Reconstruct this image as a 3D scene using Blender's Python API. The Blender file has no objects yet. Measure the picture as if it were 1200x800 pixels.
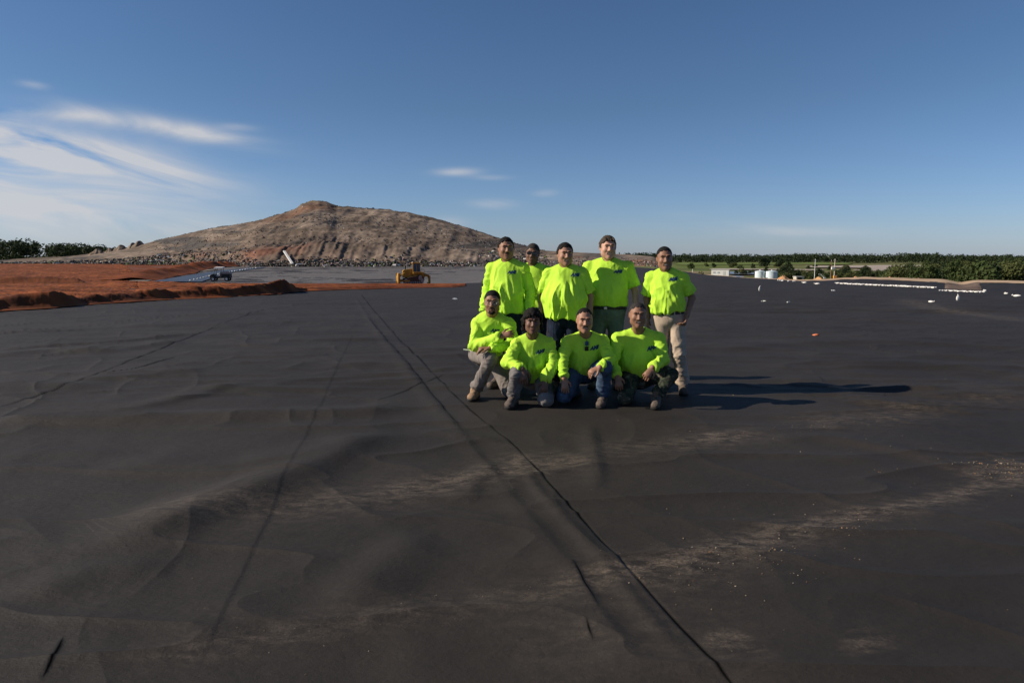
import bpy, bmesh, math, random
import numpy as np
from mathutils import Vector, Matrix
from mathutils.bvhtree import BVHTree
random.seed(7); rng = np.random.default_rng(7)
R = math.radians
S = bpy.context.scene
COL = S.collection
# ------------------------------------------------------------------ camera
CAMZ = 1.60; FPX = 800.0; PITCH = math.atan(100/800)
cam_d = bpy.data.cameras.new('camera'); cam = bpy.data.objects.new('camera', cam_d); COL.objects.link(cam)
cam_d.sensor_width = 36; cam_d.lens = 24; cam_d.clip_end = 20000; cam_d.clip_start = .05
cam.location = (0, 0, CAMZ); cam.rotation_euler = (R(90)-PITCH, 0, 0); S.camera = cam
# ------------------------------------------------------------------ light
SUN_EL = R(29); SUN_AZ = R(2.5)                       # azimuth: how far the sun stands on the camera's side of due left
sun_d = bpy.data.lights.new('sun', 'SUN'); sun_d.energy = 5.0; sun_d.angle = R(.5); sun_d.color = (1, .89, .74)
sun = bpy.data.objects.new('sun', sun_d); COL.objects.link(sun)
to_sun = Vector((-math.cos(SUN_AZ)*math.cos(SUN_EL), -math.sin(SUN_AZ)*math.cos(SUN_EL), math.sin(SUN_EL)))
sun.rotation_euler = to_sun.to_track_quat('Z', 'Y').to_euler()
W = bpy.data.worlds.new('World'); S.world = W; W.use_nodes = True
wn = W.node_tree.nodes; wl = W.node_tree.links; wn.clear()
S.view_settings.view_transform = 'Standard'; S.view_settings.look = 'None'; S.view_settings.gamma = 1
S.view_settings.exposure = 0.32
SKY_STRENGTH = .054

def wnode(t, **k):
    n = wn.new(t)
    for a, b in k.items(): setattr(n, a, b)
    return n
def wmath(op, a, b=None, c=None, clamp=False):
    n = wnode('ShaderNodeMath', operation=op, use_clamp=clamp)
    for i, v in enumerate((a, b, c)):
        if v is None: continue
        if isinstance(v, (int, float)): n.inputs[i].default_value = v
        else: wl.new(v, n.inputs[i])
    return n.outputs[0]
sky = wnode('ShaderNodeTexSky', sky_type='NISHITA'); sky.sun_disc = False
sky.sun_elevation = SUN_EL; sky.sun_rotation = math.atan2(to_sun.x, to_sun.y)
sky.altitude = 100; sky.air_density = 1.0; sky.dust_density = .35; sky.ozone_density = 1.6
tc = wnode('ShaderNodeTexCoord'); sep = wnode('ShaderNodeSeparateXYZ'); wl.new(tc.outputs['Generated'], sep.inputs[0])
dy = wmath('MAXIMUM', sep.outputs[1], .05)
GX = wmath('DIVIDE', sep.outputs[0], dy); GZ = wmath('DIVIDE', sep.outputs[2], dy)
comb = wnode('ShaderNodeCombineXYZ')
# streaks run downhill to the right
rx = wmath('ADD', wmath('MULTIPLY', GX, .985), wmath('MULTIPLY', GZ, -.17))
rz = wmath('ADD', wmath('MULTIPLY', GX, .17), wmath('MULTIPLY', GZ, .985))
wl.new(wmath('MULTIPLY', rx, 3.2), comb.inputs[0]); wl.new(wmath('MULTIPLY', rz, 19.0), comb.inputs[1])
nz1 = wnode('ShaderNodeTexNoise', noise_dimensions='2D'); nz1.inputs['Scale'].default_value = 1; nz1.inputs['Detail'].default_value = 6
nz1.inputs['Roughness'].default_value = .54; nz1.inputs['Distortion'].default_value = .6
wl.new(comb.outputs[0], nz1.inputs['Vector'])
def cblob(px, py, rxp, rzp, ang, amp):
    cx = (px-600)/800; cz = (300-py)/800; c, s = math.cos(R(ang)), math.sin(R(ang))
    ax = wmath('SUBTRACT', GX, cx); az = wmath('SUBTRACT', GZ, cz)
    u = wmath('DIVIDE', wmath('ADD', wmath('MULTIPLY', ax, c), wmath('MULTIPLY', az, s)), rxp/800)
    v = wmath('DIVIDE', wmath('ADD', wmath('MULTIPLY', ax, -s), wmath('MULTIPLY', az, c)), rzp/800)
    d = wmath('ADD', wmath('MULTIPLY', u, u), wmath('MULTIPLY', v, v))
    return wmath('MULTIPLY', wmath('EXPONENT', wmath('MULTIPLY', d, -1.0)), amp)
tot = None
for b in [(20, 174, 130, 24, -9, 1.3), (140, 203, 110, 18, -9, 1.2), (-60, 205, 210, 40, -7, .75), (60, 185, 150, 34, -9, .6), (20, 238, 120, 12, -5, 1.0), (-20, 265, 170, 18, -3, .7), (160, 262, 160, 14, -4, .35),
          (180, 150, 95, 10, -9, .9), (250, 163, 60, 8, -10, .7), (60, 140, 60, 6, -4, .5), (290, 155, 22, 4, -3, .5), (60, 109, 16, 4, -8, .35),
          (232, 233, 18, 5, -5, .35), (535, 205, 24, 4.5, 2, .62), (582, 240, 24, 5, -2, .7), (637, 229, 14, 4, 3, .45), (575, 211, 22, 3, 0, .25),
          (525, 262, 20, 6, 0, .35), (230, 280, 150, 16, 0, .25), (890, 268, 120, 8, 0, .22), (970, 272, 90, 5, 0, .3), (800, 252, 30, 4, 0, .18), (-330, 140, 200, 60, -10, .9)]:
    t_ = cblob(*b); tot = t_ if tot is None else wmath('ADD', tot, t_)
stre = wnode('ShaderNodeMapRange'); wl.new(nz1.outputs['Fac'], stre.inputs['Value'])
stre.inputs['From Min'].default_value = .25; stre.inputs['From Max'].default_value = .80
cl = wmath('MULTIPLY', wmath('MULTIPLY', tot, stre.outputs[0]), 1.35)
cl = wmath('MINIMUM', cl, .85)
front = wmath('GREATER_THAN', sep.outputs[1], .05)
cl = wmath('MULTIPLY', cl, front, clamp=True)
hs = wnode('ShaderNodeHueSaturation'); wl.new(sky.outputs[0], hs.inputs['Color']); hs.inputs['Saturation'].default_value = 1.0
tint = wnode('ShaderNodeMix', data_type='RGBA', blend_type='MULTIPLY'); tint.inputs[0].default_value = 1; wl.new(hs.outputs[0], tint.inputs[6]); hz = wmath('MULTIPLY', sep.outputs[2], 1/.20, clamp=True); hz = wmath('POWER', hz, .6)
tmx = wnode('ShaderNodeMix', data_type='RGBA'); wl.new(hz, tmx.inputs[0]); tmx.inputs[6].default_value = (.88, 1.10, 1.85, 1); tmx.inputs[7].default_value = (.68, .89, 1.17, 1); wl.new(tmx.outputs[2], tint.inputs[7])
mixc = wnode('ShaderNodeMix', data_type='RGBA'); wl.new(cl, mixc.inputs[0]); wl.new(tint.outputs[2], mixc.inputs[6])
mixc.inputs[7].default_value = (9.0, 9.0, 9.3, 1)
bg = wnode('ShaderNodeBackground'); bg.inputs[1].default_value = SKY_STRENGTH
wl.new(mixc.outputs[2], bg.inputs[0]); wo = wnode('ShaderNodeOutputWorld'); wl.new(bg.outputs[0], wo.inputs[0])

# ------------------------------------------------------------------ helpers: places
CP, SP = math.cos(PITCH), math.sin(PITCH)
def at(px, py, Y):
    """the point at depth Y (metres ahead of the camera) seen at pixel px,py of the 1200x800 photograph"""
    u, v = (px-600)/FPX, (400-py)/FPX
    d = np.array([u, CP+v*SP, -SP+v*CP]); k = Y/d[1]
    return np.array([0, 0, CAMZ])+d*k
def slope(t):
    t = np.asarray(t, float); return .027+(.010-.027)*np.clip((t+.08)/.36, 0, 1)
def G(x, y):
    """height of the graded cell floor"""
    y = np.asarray(y, float); t = np.asarray(x)/np.maximum(y, 1)
    f = np.clip(y, 0, 97)-12; f = np.where(f > 3, f, np.where(f < -3, 0, (f+3)**2/12))
    return -slope(t)*f
def ground_at(px, py, dz=0.0):
    u, v = (px-600)/FPX, (400-py)/FPX
    d = np.array([u, CP+v*SP, -SP+v*CP]); k = 1.0
    ks = np.concatenate([np.linspace(.5, 30, 2000), np.linspace(30, 900, 20000)])
    h = CAMZ+d[2]*ks-(G(d[0]*ks, d[1]*ks)+dz)
    i = np.argmax(h < 0) if (h < 0).any() else len(ks)-1
    k = ks[i]
    if i > 0 and h[i] < 0: k = ks[i-1]+(ks[i]-ks[i-1])*h[i-1]/(h[i-1]-h[i])
    return np.array([d[0]*k, d[1]*k, float(G(d[0]*k, d[1]*k))+dz])
def sst(a, b, x): t = np.clip((x-a)/(b-a), 0, 1); return t*t*(3-2*t)
def tof(px): return (px-600)/FPX/1.007

# ------------------------------------------------------------------ helpers: noise
_pr = np.random.default_rng(3); PERM = np.concatenate([_pr.permutation(256)]*3).astype(np.int32); PVAL = _pr.random(256).astype(np.float32)
def noise3(P):
    P = np.asarray(P, np.float32); I = np.floor(P).astype(np.int32); f = P-I; f = f*f*(3-2*f); I &= 255; out = 0
    for a in (0, 1):
        pa = PERM[I[:, 0]+a]; wa = f[:, 0] if a else 1-f[:, 0]
        for b in (0, 1):
            pb = PERM[pa+I[:, 1]+b]; wb = wa*(f[:, 1] if b else 1-f[:, 1]); p0 = PVAL[PERM[pb+I[:, 2]]]; p1 = PVAL[PERM[pb+I[:, 2]+1]]
            out = out+wb*(p0+(p1-p0)*f[:, 2])
    return out
def noise2d(X, Y, s):
    IX = np.floor(X); IY = np.floor(Y); fx = X-IX; fy = Y-IY; fx = fx*fx*(3-2*fx); fy = fy*fy*(3-2*fy); IX = IX.astype(np.int32) & 255; IY = IY.astype(np.int32) & 255
    a = PERM[IX+s]; b = PERM[IX+1+s]; v00 = PVAL[PERM[a+IY]]; v01 = PVAL[PERM[a+IY+1]]; v10 = PVAL[PERM[b+IY]]; v11 = PVAL[PERM[b+IY+1]]
    return (v00+(v01-v00)*fy)*(1-fx)+(v10+(v11-v10)*fy)*fx
def fbm(P, o=4):
    s = 0; a = .5; P = np.asarray(P, float).copy()
    for i in range(o): s = s+a*(noise3(P)-.5)*2; P = P*2.03+17.1; a *= .5
    return s
def noise2(x, y, s=1.0, seed=0., o=3, sy=None):
    sy = s if sy is None else sy; X = (np.asarray(x)*s).astype(np.float32); Y = (np.asarray(y)*sy).astype(np.float32); r = 0; a = .5; k = int(seed*7) % 200
    for i in range(o): r = r+a*(noise2d(X, Y, (k+31*i) % 250)-.5)*2; X = X*2.03+17.1; Y = Y*2.03+5.7; a *= .5
    return r

# ------------------------------------------------------------------ helpers: objects
KIDS = {}
def link(o, parent=None):
    COL.objects.link(o)
    if parent is not None: o.parent = parent; KIDS.setdefault(parent.name, []).append(o)
    return o
def tag(o, label=None, cat=None, group=None, kind=None):
    if label: o['label'] = label
    if cat: o['category'] = cat
    if group: o['group'] = group
    if kind: o['kind'] = kind
    return o
def empty(name, loc, rz=0, label=None, cat=None, group=None):
    o = bpy.data.objects.new(name, None); o.location = loc; o.rotation_euler = (0, 0, rz); o.empty_display_size = .2
    link(o); return tag(o, label, cat, group)
def mesh_np(name, V, F, mat, parent=None, smooth=True, loc=None):
    V = np.asarray(V, np.float32); me = bpy.data.meshes.new(name)
    if isinstance(F, np.ndarray) and F.ndim == 2:
        n = F.shape[1]; me.vertices.add(len(V)); me.vertices.foreach_set('co', V.ravel())
        me.loops.add(F.size); me.loops.foreach_set('vertex_index', F.astype(np.int32).ravel())
        me.polygons.add(len(F)); me.polygons.foreach_set('loop_start', np.arange(0, F.size, n, dtype=np.int32))
        me.polygons.foreach_set('loop_total', np.full(len(F), n, np.int32)); me.update(calc_edges=True)
    else: me.from_pydata([tuple(map(float, v)) for v in V], [], [list(map(int, f)) for f in F]); me.update()
    mats = mat if isinstance(mat, (list, tuple)) else [mat]
    for m in mats: me.materials.append(m)
    me.polygons.foreach_set('use_smooth', np.full(len(me.polygons), smooth))
    o = bpy.data.objects.new(name, me)
    if loc is not None: o.location = loc
    return link(o, parent)
class MB:
    """collects simple solids for one part"""
    def __init__(s): s.v = []; s.f = []; s.m = []
    def add(s, V, F, m=0):
        b = len(s.v); s.v += [tuple(map(float, v)) for v in V]; s.f += [[i+b for i in f] for f in F]; s.m += [m]*len(F); return s
    def box(s, c, d, rz=0, m=0, ry=0, taper=1.0, rx=0):
        M = Matrix.Rotation(rz, 3, 'Z') @ Matrix.Rotation(ry, 3, 'Y') @ Matrix.Rotation(rx, 3, 'X'); V = []
        for z in (-1, 1):
            t = taper if z > 0 else 1
            for x, y in ((-1, -1), (1, -1), (1, 1), (-1, 1)): V.append(Vector(c)+M @ Vector((x*d[0]/2*t, y*d[1]/2*t, z*d[2]/2)))
        return s.add(V, [(0, 3, 2, 1), (4, 5, 6, 7), (0, 1, 5, 4), (1, 2, 6, 5), (2, 3, 7, 6), (3, 0, 4, 7)], m)
    def tube(s, a, b, ra, rb=None, n=10, m=0, cap=True):
        a = Vector(a); b = Vector(b); rb = ra if rb is None else rb; d = (b-a).normalized()
        u = d.orthogonal().normalized(); w = d.cross(u); V = []
        for p, r in ((a, ra), (b, rb)):
            for i in range(n): t = 2*math.pi*i/n; V.append(p+u*(r*math.cos(t))+w*(r*math.sin(t)))
        F = [(i, (i+1) % n, n+(i+1) % n, n+i) for i in range(n)]
        if cap: F += [tuple(range(n-1, -1, -1)), tuple(range(n, 2*n))]
        return s.add(V, F, m)
    def prism(s, pts, y0, y1, m=0):
        """outline in x,z extruded along y"""
        n = len(pts); V = [(p[0], y0, p[1]) for p in pts]+[(p[0], y1, p[1]) for p in pts]
        F = [tuple(range(n-1, -1, -1)), tuple(range(n, 2*n))]+[(i, (i+1) % n, n+(i+1) % n, n+i) for i in range(n)]
        return s.add(V, F, m)
    def lathe(s, prof, n=24, c=(0, 0, 0), m=0):
        V = []; F = []
        for r, z in prof:
            for i in range(n): t = 2*math.pi*i/n; V.append((c[0]+r*math.cos(t), c[1]+r*math.sin(t), c[2]+z))
        for k in range(len(prof)-1):
            for i in range(n): F.append((k*n+i, k*n+(i+1) % n, (k+1)*n+(i+1) % n, (k+1)*n+i))
        F.append(tuple(range(n-1, -1, -1))); F.append(tuple((len(prof)-1)*n+i for i in range(n)))
        return s.add(V, F, m)
    def build(s, name, mat, parent=None, bevel=0, smooth=False):
        o = mesh_np(name, s.v, s.f, mat, parent, smooth)
        bm = bmesh.new(); bm.from_mesh(o.data); bmesh.ops.recalc_face_normals(bm, faces=bm.faces); bm.to_mesh(o.data); bm.free()
        o.data.polygons.foreach_set('material_index', s.m)
        if bevel: b = o.modifiers.new('bevel', 'BEVEL'); b.width = bevel; b.segments = 2; b.limit_method = 'ANGLE'
        return o
def copy_tree(o, parent=None):
    c = o.copy(); link(c, parent)
    for ch in list(KIDS.get(o.name, [])): copy_tree(ch, c)
    return c

# ------------------------------------------------------------------ materials
def mat(name, col, rough=.8, spec=.3, var=0., vscale=5., vcol=None, bump=0., bscale=60., metal=0., attr=None, sheen=0., trans=0., obj=True, detail=5):
    m = bpy.data.materials.new(name); m.use_nodes = True; nt = m.node_tree; N = nt.nodes; L = nt.links; p = N['Principled BSDF']
    p.inputs['Base Color'].default_value = (*col, 1); p.inputs['Roughness'].default_value = rough
    p.inputs['Specular IOR Level'].default_value = spec; p.inputs['Metallic'].default_value = metal
    if sheen: p.inputs['Sheen Weight'].default_value = sheen
    t = N.new('ShaderNodeTexCoord'); co = t.outputs['Object'] if obj else t.outputs['Generated']
    src = None
    if attr:
        a = N.new('ShaderNodeAttribute'); a.attribute_name = attr; src = a.outputs['Color']
    if var:
        n = N.new('ShaderNodeTexNoise'); n.inputs['Scale'].default_value = vscale; n.inputs['Detail'].default_value = detail; n.inputs['Roughness'].default_value = .6
        L.new(co, n.inputs['Vector']); mr = N.new('ShaderNodeMapRange'); mr.inputs['From Min'].default_value = .3; mr.inputs['From Max'].default_value = .7
        L.new(n.outputs['Fac'], mr.inputs['Value'])
        mx = N.new('ShaderNodeMix'); mx.data_type = 'RGBA'; L.new(mr.outputs[0], mx.inputs[0])
        if src is not None:
            mm = N.new('ShaderNodeMix'); mm.data_type = 'RGBA'; mm.blend_type = 'MULTIPLY'; mm.inputs[0].default_value = 1
            L.new(src, mm.inputs[6]); mx.inputs[6].default_value = (1-var,)*3+(1,); mx.inputs[7].default_value = (1+var,)*3+(1,)
            L.new(mx.outputs[2], mm.inputs[7]); src = mm.outputs[2]
        else:
            c2 = vcol or tuple(min(1, c*(1+var)) for c in col); c1 = tuple(c*(1-var) for c in col)
            mx.inputs[6].default_value = (*c1, 1); mx.inputs[7].default_value = (*c2, 1); src = mx.outputs[2]
    if src is not None: L.new(src, p.inputs['Base Color'])
    if bump:
        n = N.new('ShaderNodeTexNoise'); n.inputs['Scale'].default_value = bscale; n.inputs['Detail'].default_value = 6; L.new(co, n.inputs['Vector'])
        b = N.new('ShaderNodeBump'); b.inputs['Strength'].default_value = bump; b.inputs['Distance'].default_value = .02
        L.new(n.outputs['Fac'], b.inputs['Height']); L.new(b.outputs[0], p.inputs['Normal'])
    if trans:
        tr = N.new('ShaderNodeBsdfTranslucent'); ms = N.new('ShaderNodeMixShader'); ms.inputs[0].default_value = trans
        if src is not None: L.new(src, tr.inputs[0])
        else: tr.inputs[0].default_value = (*col, 1)
        L.new(p.outputs[0], ms.inputs[1]); L.new(tr.outputs[0], ms.inputs[2]); L.new(ms.outputs[0], N['Material Output'].inputs[0])
    return m
M = dict(
    shirt=mat('hi_vis_fabric', (.455, .76, .058), .8, .12, .10, 6, (.51, .80, .068), bump=.15, bscale=220),
    logo=mat('navy_print', (.010, .04, .12), .6, .3, .2, 30),
    belt=mat('black_leather', (.015, .013, .012), .5, .4, .3, 30),
    hair=mat('black_hair', (.012, .010, .009), .7, .12, .5, 60, bump=.5, bscale=150),
    hairb=mat('brown_grey_hair', (.060, .042, .030), .75, .15, .5, 60, bump=.5, bscale=150),
    hairg=mat('greying_hair', (.034, .030, .027), .75, .15, .5, 60, bump=.5, bscale=150),
    white=mat('eye_white', (.26, .23, .21), .6, .1), iris=mat('dark_iris', (.012, .008, .007), .5, .2),
    teeth=mat('teeth', (.50, .46, .40), .5), glass=mat('dark_lens', (.01, .01, .012), .15, .6), lip=mat('lip', (.20, .08, .06), .6),
    bluegl=mat('blue_lens', (.02, .06, .16), .15, .6),
    greyt=mat('grey_canvas', (.19, .165, .15), .9, .1, .2, 9, bump=.2, bscale=200),
    greyt2=mat('worn_grey_denim', (.13, .12, .12), .9, .1, .35, 7, (.23, .21, .20), bump=.2, bscale=200),
    jeans=mat('blue_denim', (.035, .06, .11), .9, .1, .35, 8, (.09, .13, .20), bump=.2, bscale=220),
    navy=mat('navy_denim', (.012, .018, .035), .9, .1, .3, 8, bump=.2, bscale=200),
    green=mat('grey_green_denim', (.11, .14, .13), .9, .1, .25, 8, bump=.2, bscale=200),
    beige=mat('dusty_beige_cotton', (.42, .33, .26), .9, .1, .22, 7, bump=.2, bscale=200),
    boott=mat('tan_suede', (.28, .18, .11), .85, .2, .25, 20, bump=.3, bscale=120),
    bootb=mat('dusty_brown_leather', (.11, .085, .07), .8, .2, .35, 20, bump=.3, bscale=120),
    sole=mat('black_rubber', (.02, .018, .016), .8, .3, .3, 40), metal=mat('bright_metal', (.6, .58, .55), .3, .5, metal=.9),
)
def skin(name, c): return mat(name, c, .55, .35, .12, 14, bump=.08, bscale=200)
SK = [skin('skin_brown', (.25, .125, .078)), skin('skin_dark', (.16, .082, .054)), skin('skin_tan', (.33, .17, .108)), skin('skin_fair', (.48, .26, .18))]
def camo():
    m = bpy.data.materials.new('camouflage_cotton'); m.use_nodes = True; N = m.node_tree.nodes; L = m.node_tree.links; p = N['Principled BSDF']
    p.inputs['Roughness'].default_value = .9; t = N.new('ShaderNodeTexCoord'); n = N.new('ShaderNodeTexNoise'); n.inputs['Scale'].default_value = 9
    n.inputs['Detail'].default_value = 2; n.inputs['Distortion'].default_value = 1.2; L.new(t.outputs['Object'], n.inputs[0])
    r = N.new('ShaderNodeValToRGB'); r.color_ramp.interpolation = 'CONSTANT'; e = r.color_ramp.elements
    e[0].position = 0; e[0].color = (.012, .014, .010, 1); e[1].position = .43; e[1].color = (.035, .045, .022, 1)
    for q, c in ((.52, (.055, .04, .025, 1)), (.60, (.16, .15, .11, 1))): k = e.new(q); k.color = c
    L.new(n.outputs['Fac'], r.inputs[0]); L.new(r.outputs[0], p.inputs['Base Color']); return m
M['camo'] = camo()

# ================================================================== the setting
def cell_mat(name, base, dusty):
    """black non-woven liner: dark felt with dust where the 'dust' attribute says feet and tyres dropped it"""
    m = bpy.data.materials.new(name); m.use_nodes = True; nt = m.node_tree; N = nt.nodes; L = nt.links; p = N['Principled BSDF']
    p.inputs['Roughness'].default_value = .70; p.inputs['Specular IOR Level'].default_value = .42
    t = N.new('ShaderNodeTexCoord')
    def nz(scale, det=5, rough=.6, vec=None, dist=0):
        n = N.new('ShaderNodeTexNoise'); n.inputs['Scale'].default_value = scale; n.inputs['Detail'].default_value = det; n.inputs['Roughness'].default_value = rough
        n.inputs['Distortion'].default_value = dist
        L.new(vec or t.outputs['Object'], n.inputs['Vector']); return n.outputs['Fac']
    def mr(v, a, b, c=0., d=1.):
        q = N.new('ShaderNodeMapRange'); L.new(v, q.inputs[0]); q.inputs[1].default_value = a; q.inputs[2].default_value = b; q.inputs[3].default_value = c; q.inputs[4].default_value = d; return q.outputs[0]
    def mth(op, a, b):
        q = N.new('ShaderNodeMath'); q.operation = op
        for i, v in enumerate((a, b)):
            if isinstance(v, (int, float)): q.inputs[i].default_value = v
            else: L.new(v, q.inputs[i])
        return q.outputs[0]
    mx = N.new('ShaderNodeMix'); mx.data_type = 'RGBA'; L.new(mr(nz(.55, 8), .3, .7), mx.inputs[0])
    mx.inputs[6].default_value = (*[c*.78 for c in base], 1); mx.inputs[7].default_value = (*[c*1.25 for c in base], 1)
    a = N.new('ShaderNodeAttribute'); a.attribute_name = 'dust'; sepc = N.new('ShaderNodeSeparateColor'); L.new(a.outputs['Color'], sepc.inputs[0])
    mp = N.new('ShaderNodeMapping'); mp.inputs['Scale'].default_value = (1, 2.2, 1); mp.inputs['Rotation'].default_value = (0, 0, .25); L.new(t.outputs['Object'], mp.inputs[0])
    grain = mth('MULTIPLY', mr(nz(7, 8, .75, mp.outputs[0], .4), .42, .68), mr(nz(70, 3, .7), .35, .6, .25, 1))
    d1 = mth('MULTIPLY', sepc.outputs[0], grain)
    specks = mth('MULTIPLY', mr(nz(38, 2, .5), .70, .76), .25)
    ambient = mth('MULTIPLY', mr(nz(1.3, 9, .75, mp.outputs[0]), .60, .85), .06)
    fac = mth('ADD', d1, mth('ADD', ambient, mth('MULTIPLY', specks, mr(nz(.8, 3), .45, .65))))
    m2 = N.new('ShaderNodeMix'); m2.data_type = 'RGBA'; m2.clamp_factor = True; L.new(fac, m2.inputs[0]); L.new(mx.outputs[2], m2.inputs[6]); m2.inputs[7].default_value = (*dusty, 1)
    m3 = N.new('ShaderNodeMix'); m3.data_type = 'RGBA'; L.new(sepc.outputs[1], m3.inputs[0]); L.new(m2.outputs[2], m3.inputs[6]); m3.inputs[7].default_value = (.002, .002, .002, 1)
    L.new(m3.outputs[2], p.inputs['Base Color']); L.new(mr(sepc.outputs[1], 0, 1, .20, .0), p.inputs['Specular IOR Level'])
    hb = mth('ADD', mth('MULTIPLY', nz(260, 3, .7), .25), mth('ADD', mth('MULTIPLY', nz(40, 5, .7), .5), mth('MULTIPLY', nz(9, 6, .6, mp.outputs[0]), 1.2)))
    b = N.new('ShaderNodeBump'); b.inputs['Strength'].default_value = .55; b.inputs['Distance'].default_value = .012; L.new(hb, b.inputs['Height']); L.new(b.outputs[0], p.inputs['Normal'])
    return m
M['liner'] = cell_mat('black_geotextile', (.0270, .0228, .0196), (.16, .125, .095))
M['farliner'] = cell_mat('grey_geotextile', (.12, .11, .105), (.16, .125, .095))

def catmull(pts, n=400):
    P = np.array(pts, float); P = np.vstack([2*P[0]-P[1], P, 2*P[-1]-P[-2]]); out = []
    m = len(P)-3
    for i in range(m):
        t = np.linspace(0, 1, max(6, n//m), endpoint=(i == m-1))[:, None]; a, b, c, d = P[i:i+4]
        out.append(.5*((2*b)+(-a+c)*t+(2*a-5*b+4*c-d)*t**2+(-a+3*b-3*c+d)*t**3))
    return np.vstack(out)
def poly_dist(X, Y, line):
    """signed distance to a polyline (positive on its right), progress 0..1 and end fade"""
    line = np.asarray(line); best = np.full(X.shape, 1e9); sg = np.zeros(X.shape); pr = np.zeros(X.shape)
    seg = np.diff(line, axis=0); L = np.hypot(seg[:, 0], seg[:, 1]); cum = np.concatenate([[0], np.cumsum(L)]); T = cum[-1]
    for i in range(len(seg)):
        if L[i] < 1e-9: continue
        ux, uy = seg[i]/L[i]; dx = X-line[i, 0]; dy_ = Y-line[i, 1]
        s = dx*ux+dy_*uy; sc = np.clip(s, 0, L[i]); ex = dx-ux*sc; ey = dy_-uy*sc; d = ex*ex+ey*ey
        m = d < best; best = np.where(m, d, best); sg = np.where(m, np.sign(dx*uy-dy_*ux), sg); pr = np.where(m, (cum[i]+s)/T, pr)
    return np.sqrt(best)*sg, pr
def line_len(line): q = np.diff(np.asarray(line), axis=0); return float(np.hypot(q[:, 0], q[:, 1]).sum())
def px_line(pts, n=40, dz=0):
    c = catmull(pts, n); return np.array([ground_at(a, b, dz)[:2] for a, b in c])

def edgeY(t):
    """far edge of the near cell floor, as depth for each direction t=x/y"""
    return np.interp(t, EDGE_T, EDGE_Y)
_e = []
for px, py in ((600, 316), (690, 317), (760, 318.5), (830, 322.5), (870, 325.5), (930, 329.5), (1000, 333.5), (1080, 337), (1150, 340), (1200, 343), (1400, 356), (1800, 380), (2400, 410)):
    u, v = (px-600)/FPX, (400-py)/FPX; tt = u/(CP+v*SP); tn = (SP-v*CP)/(CP+v*SP); s = float(slope(tt)); Yv = (CAMZ-12*s)/(tn-s) if tn > s+.002 else 250
    _e.append((tt, min(Yv, 235)))
EDGE_T = np.array([-3.]+[a for a, b in _e]); EDGE_Y = np.array([235.]+[b for a, b in _e])
for i in range(2, len(EDGE_Y)): EDGE_Y[i] = min(EDGE_Y[i], EDGE_Y[i-1])
print('edge', [(round(a, 2), round(b, 1)) for a, b in _e])

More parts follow.
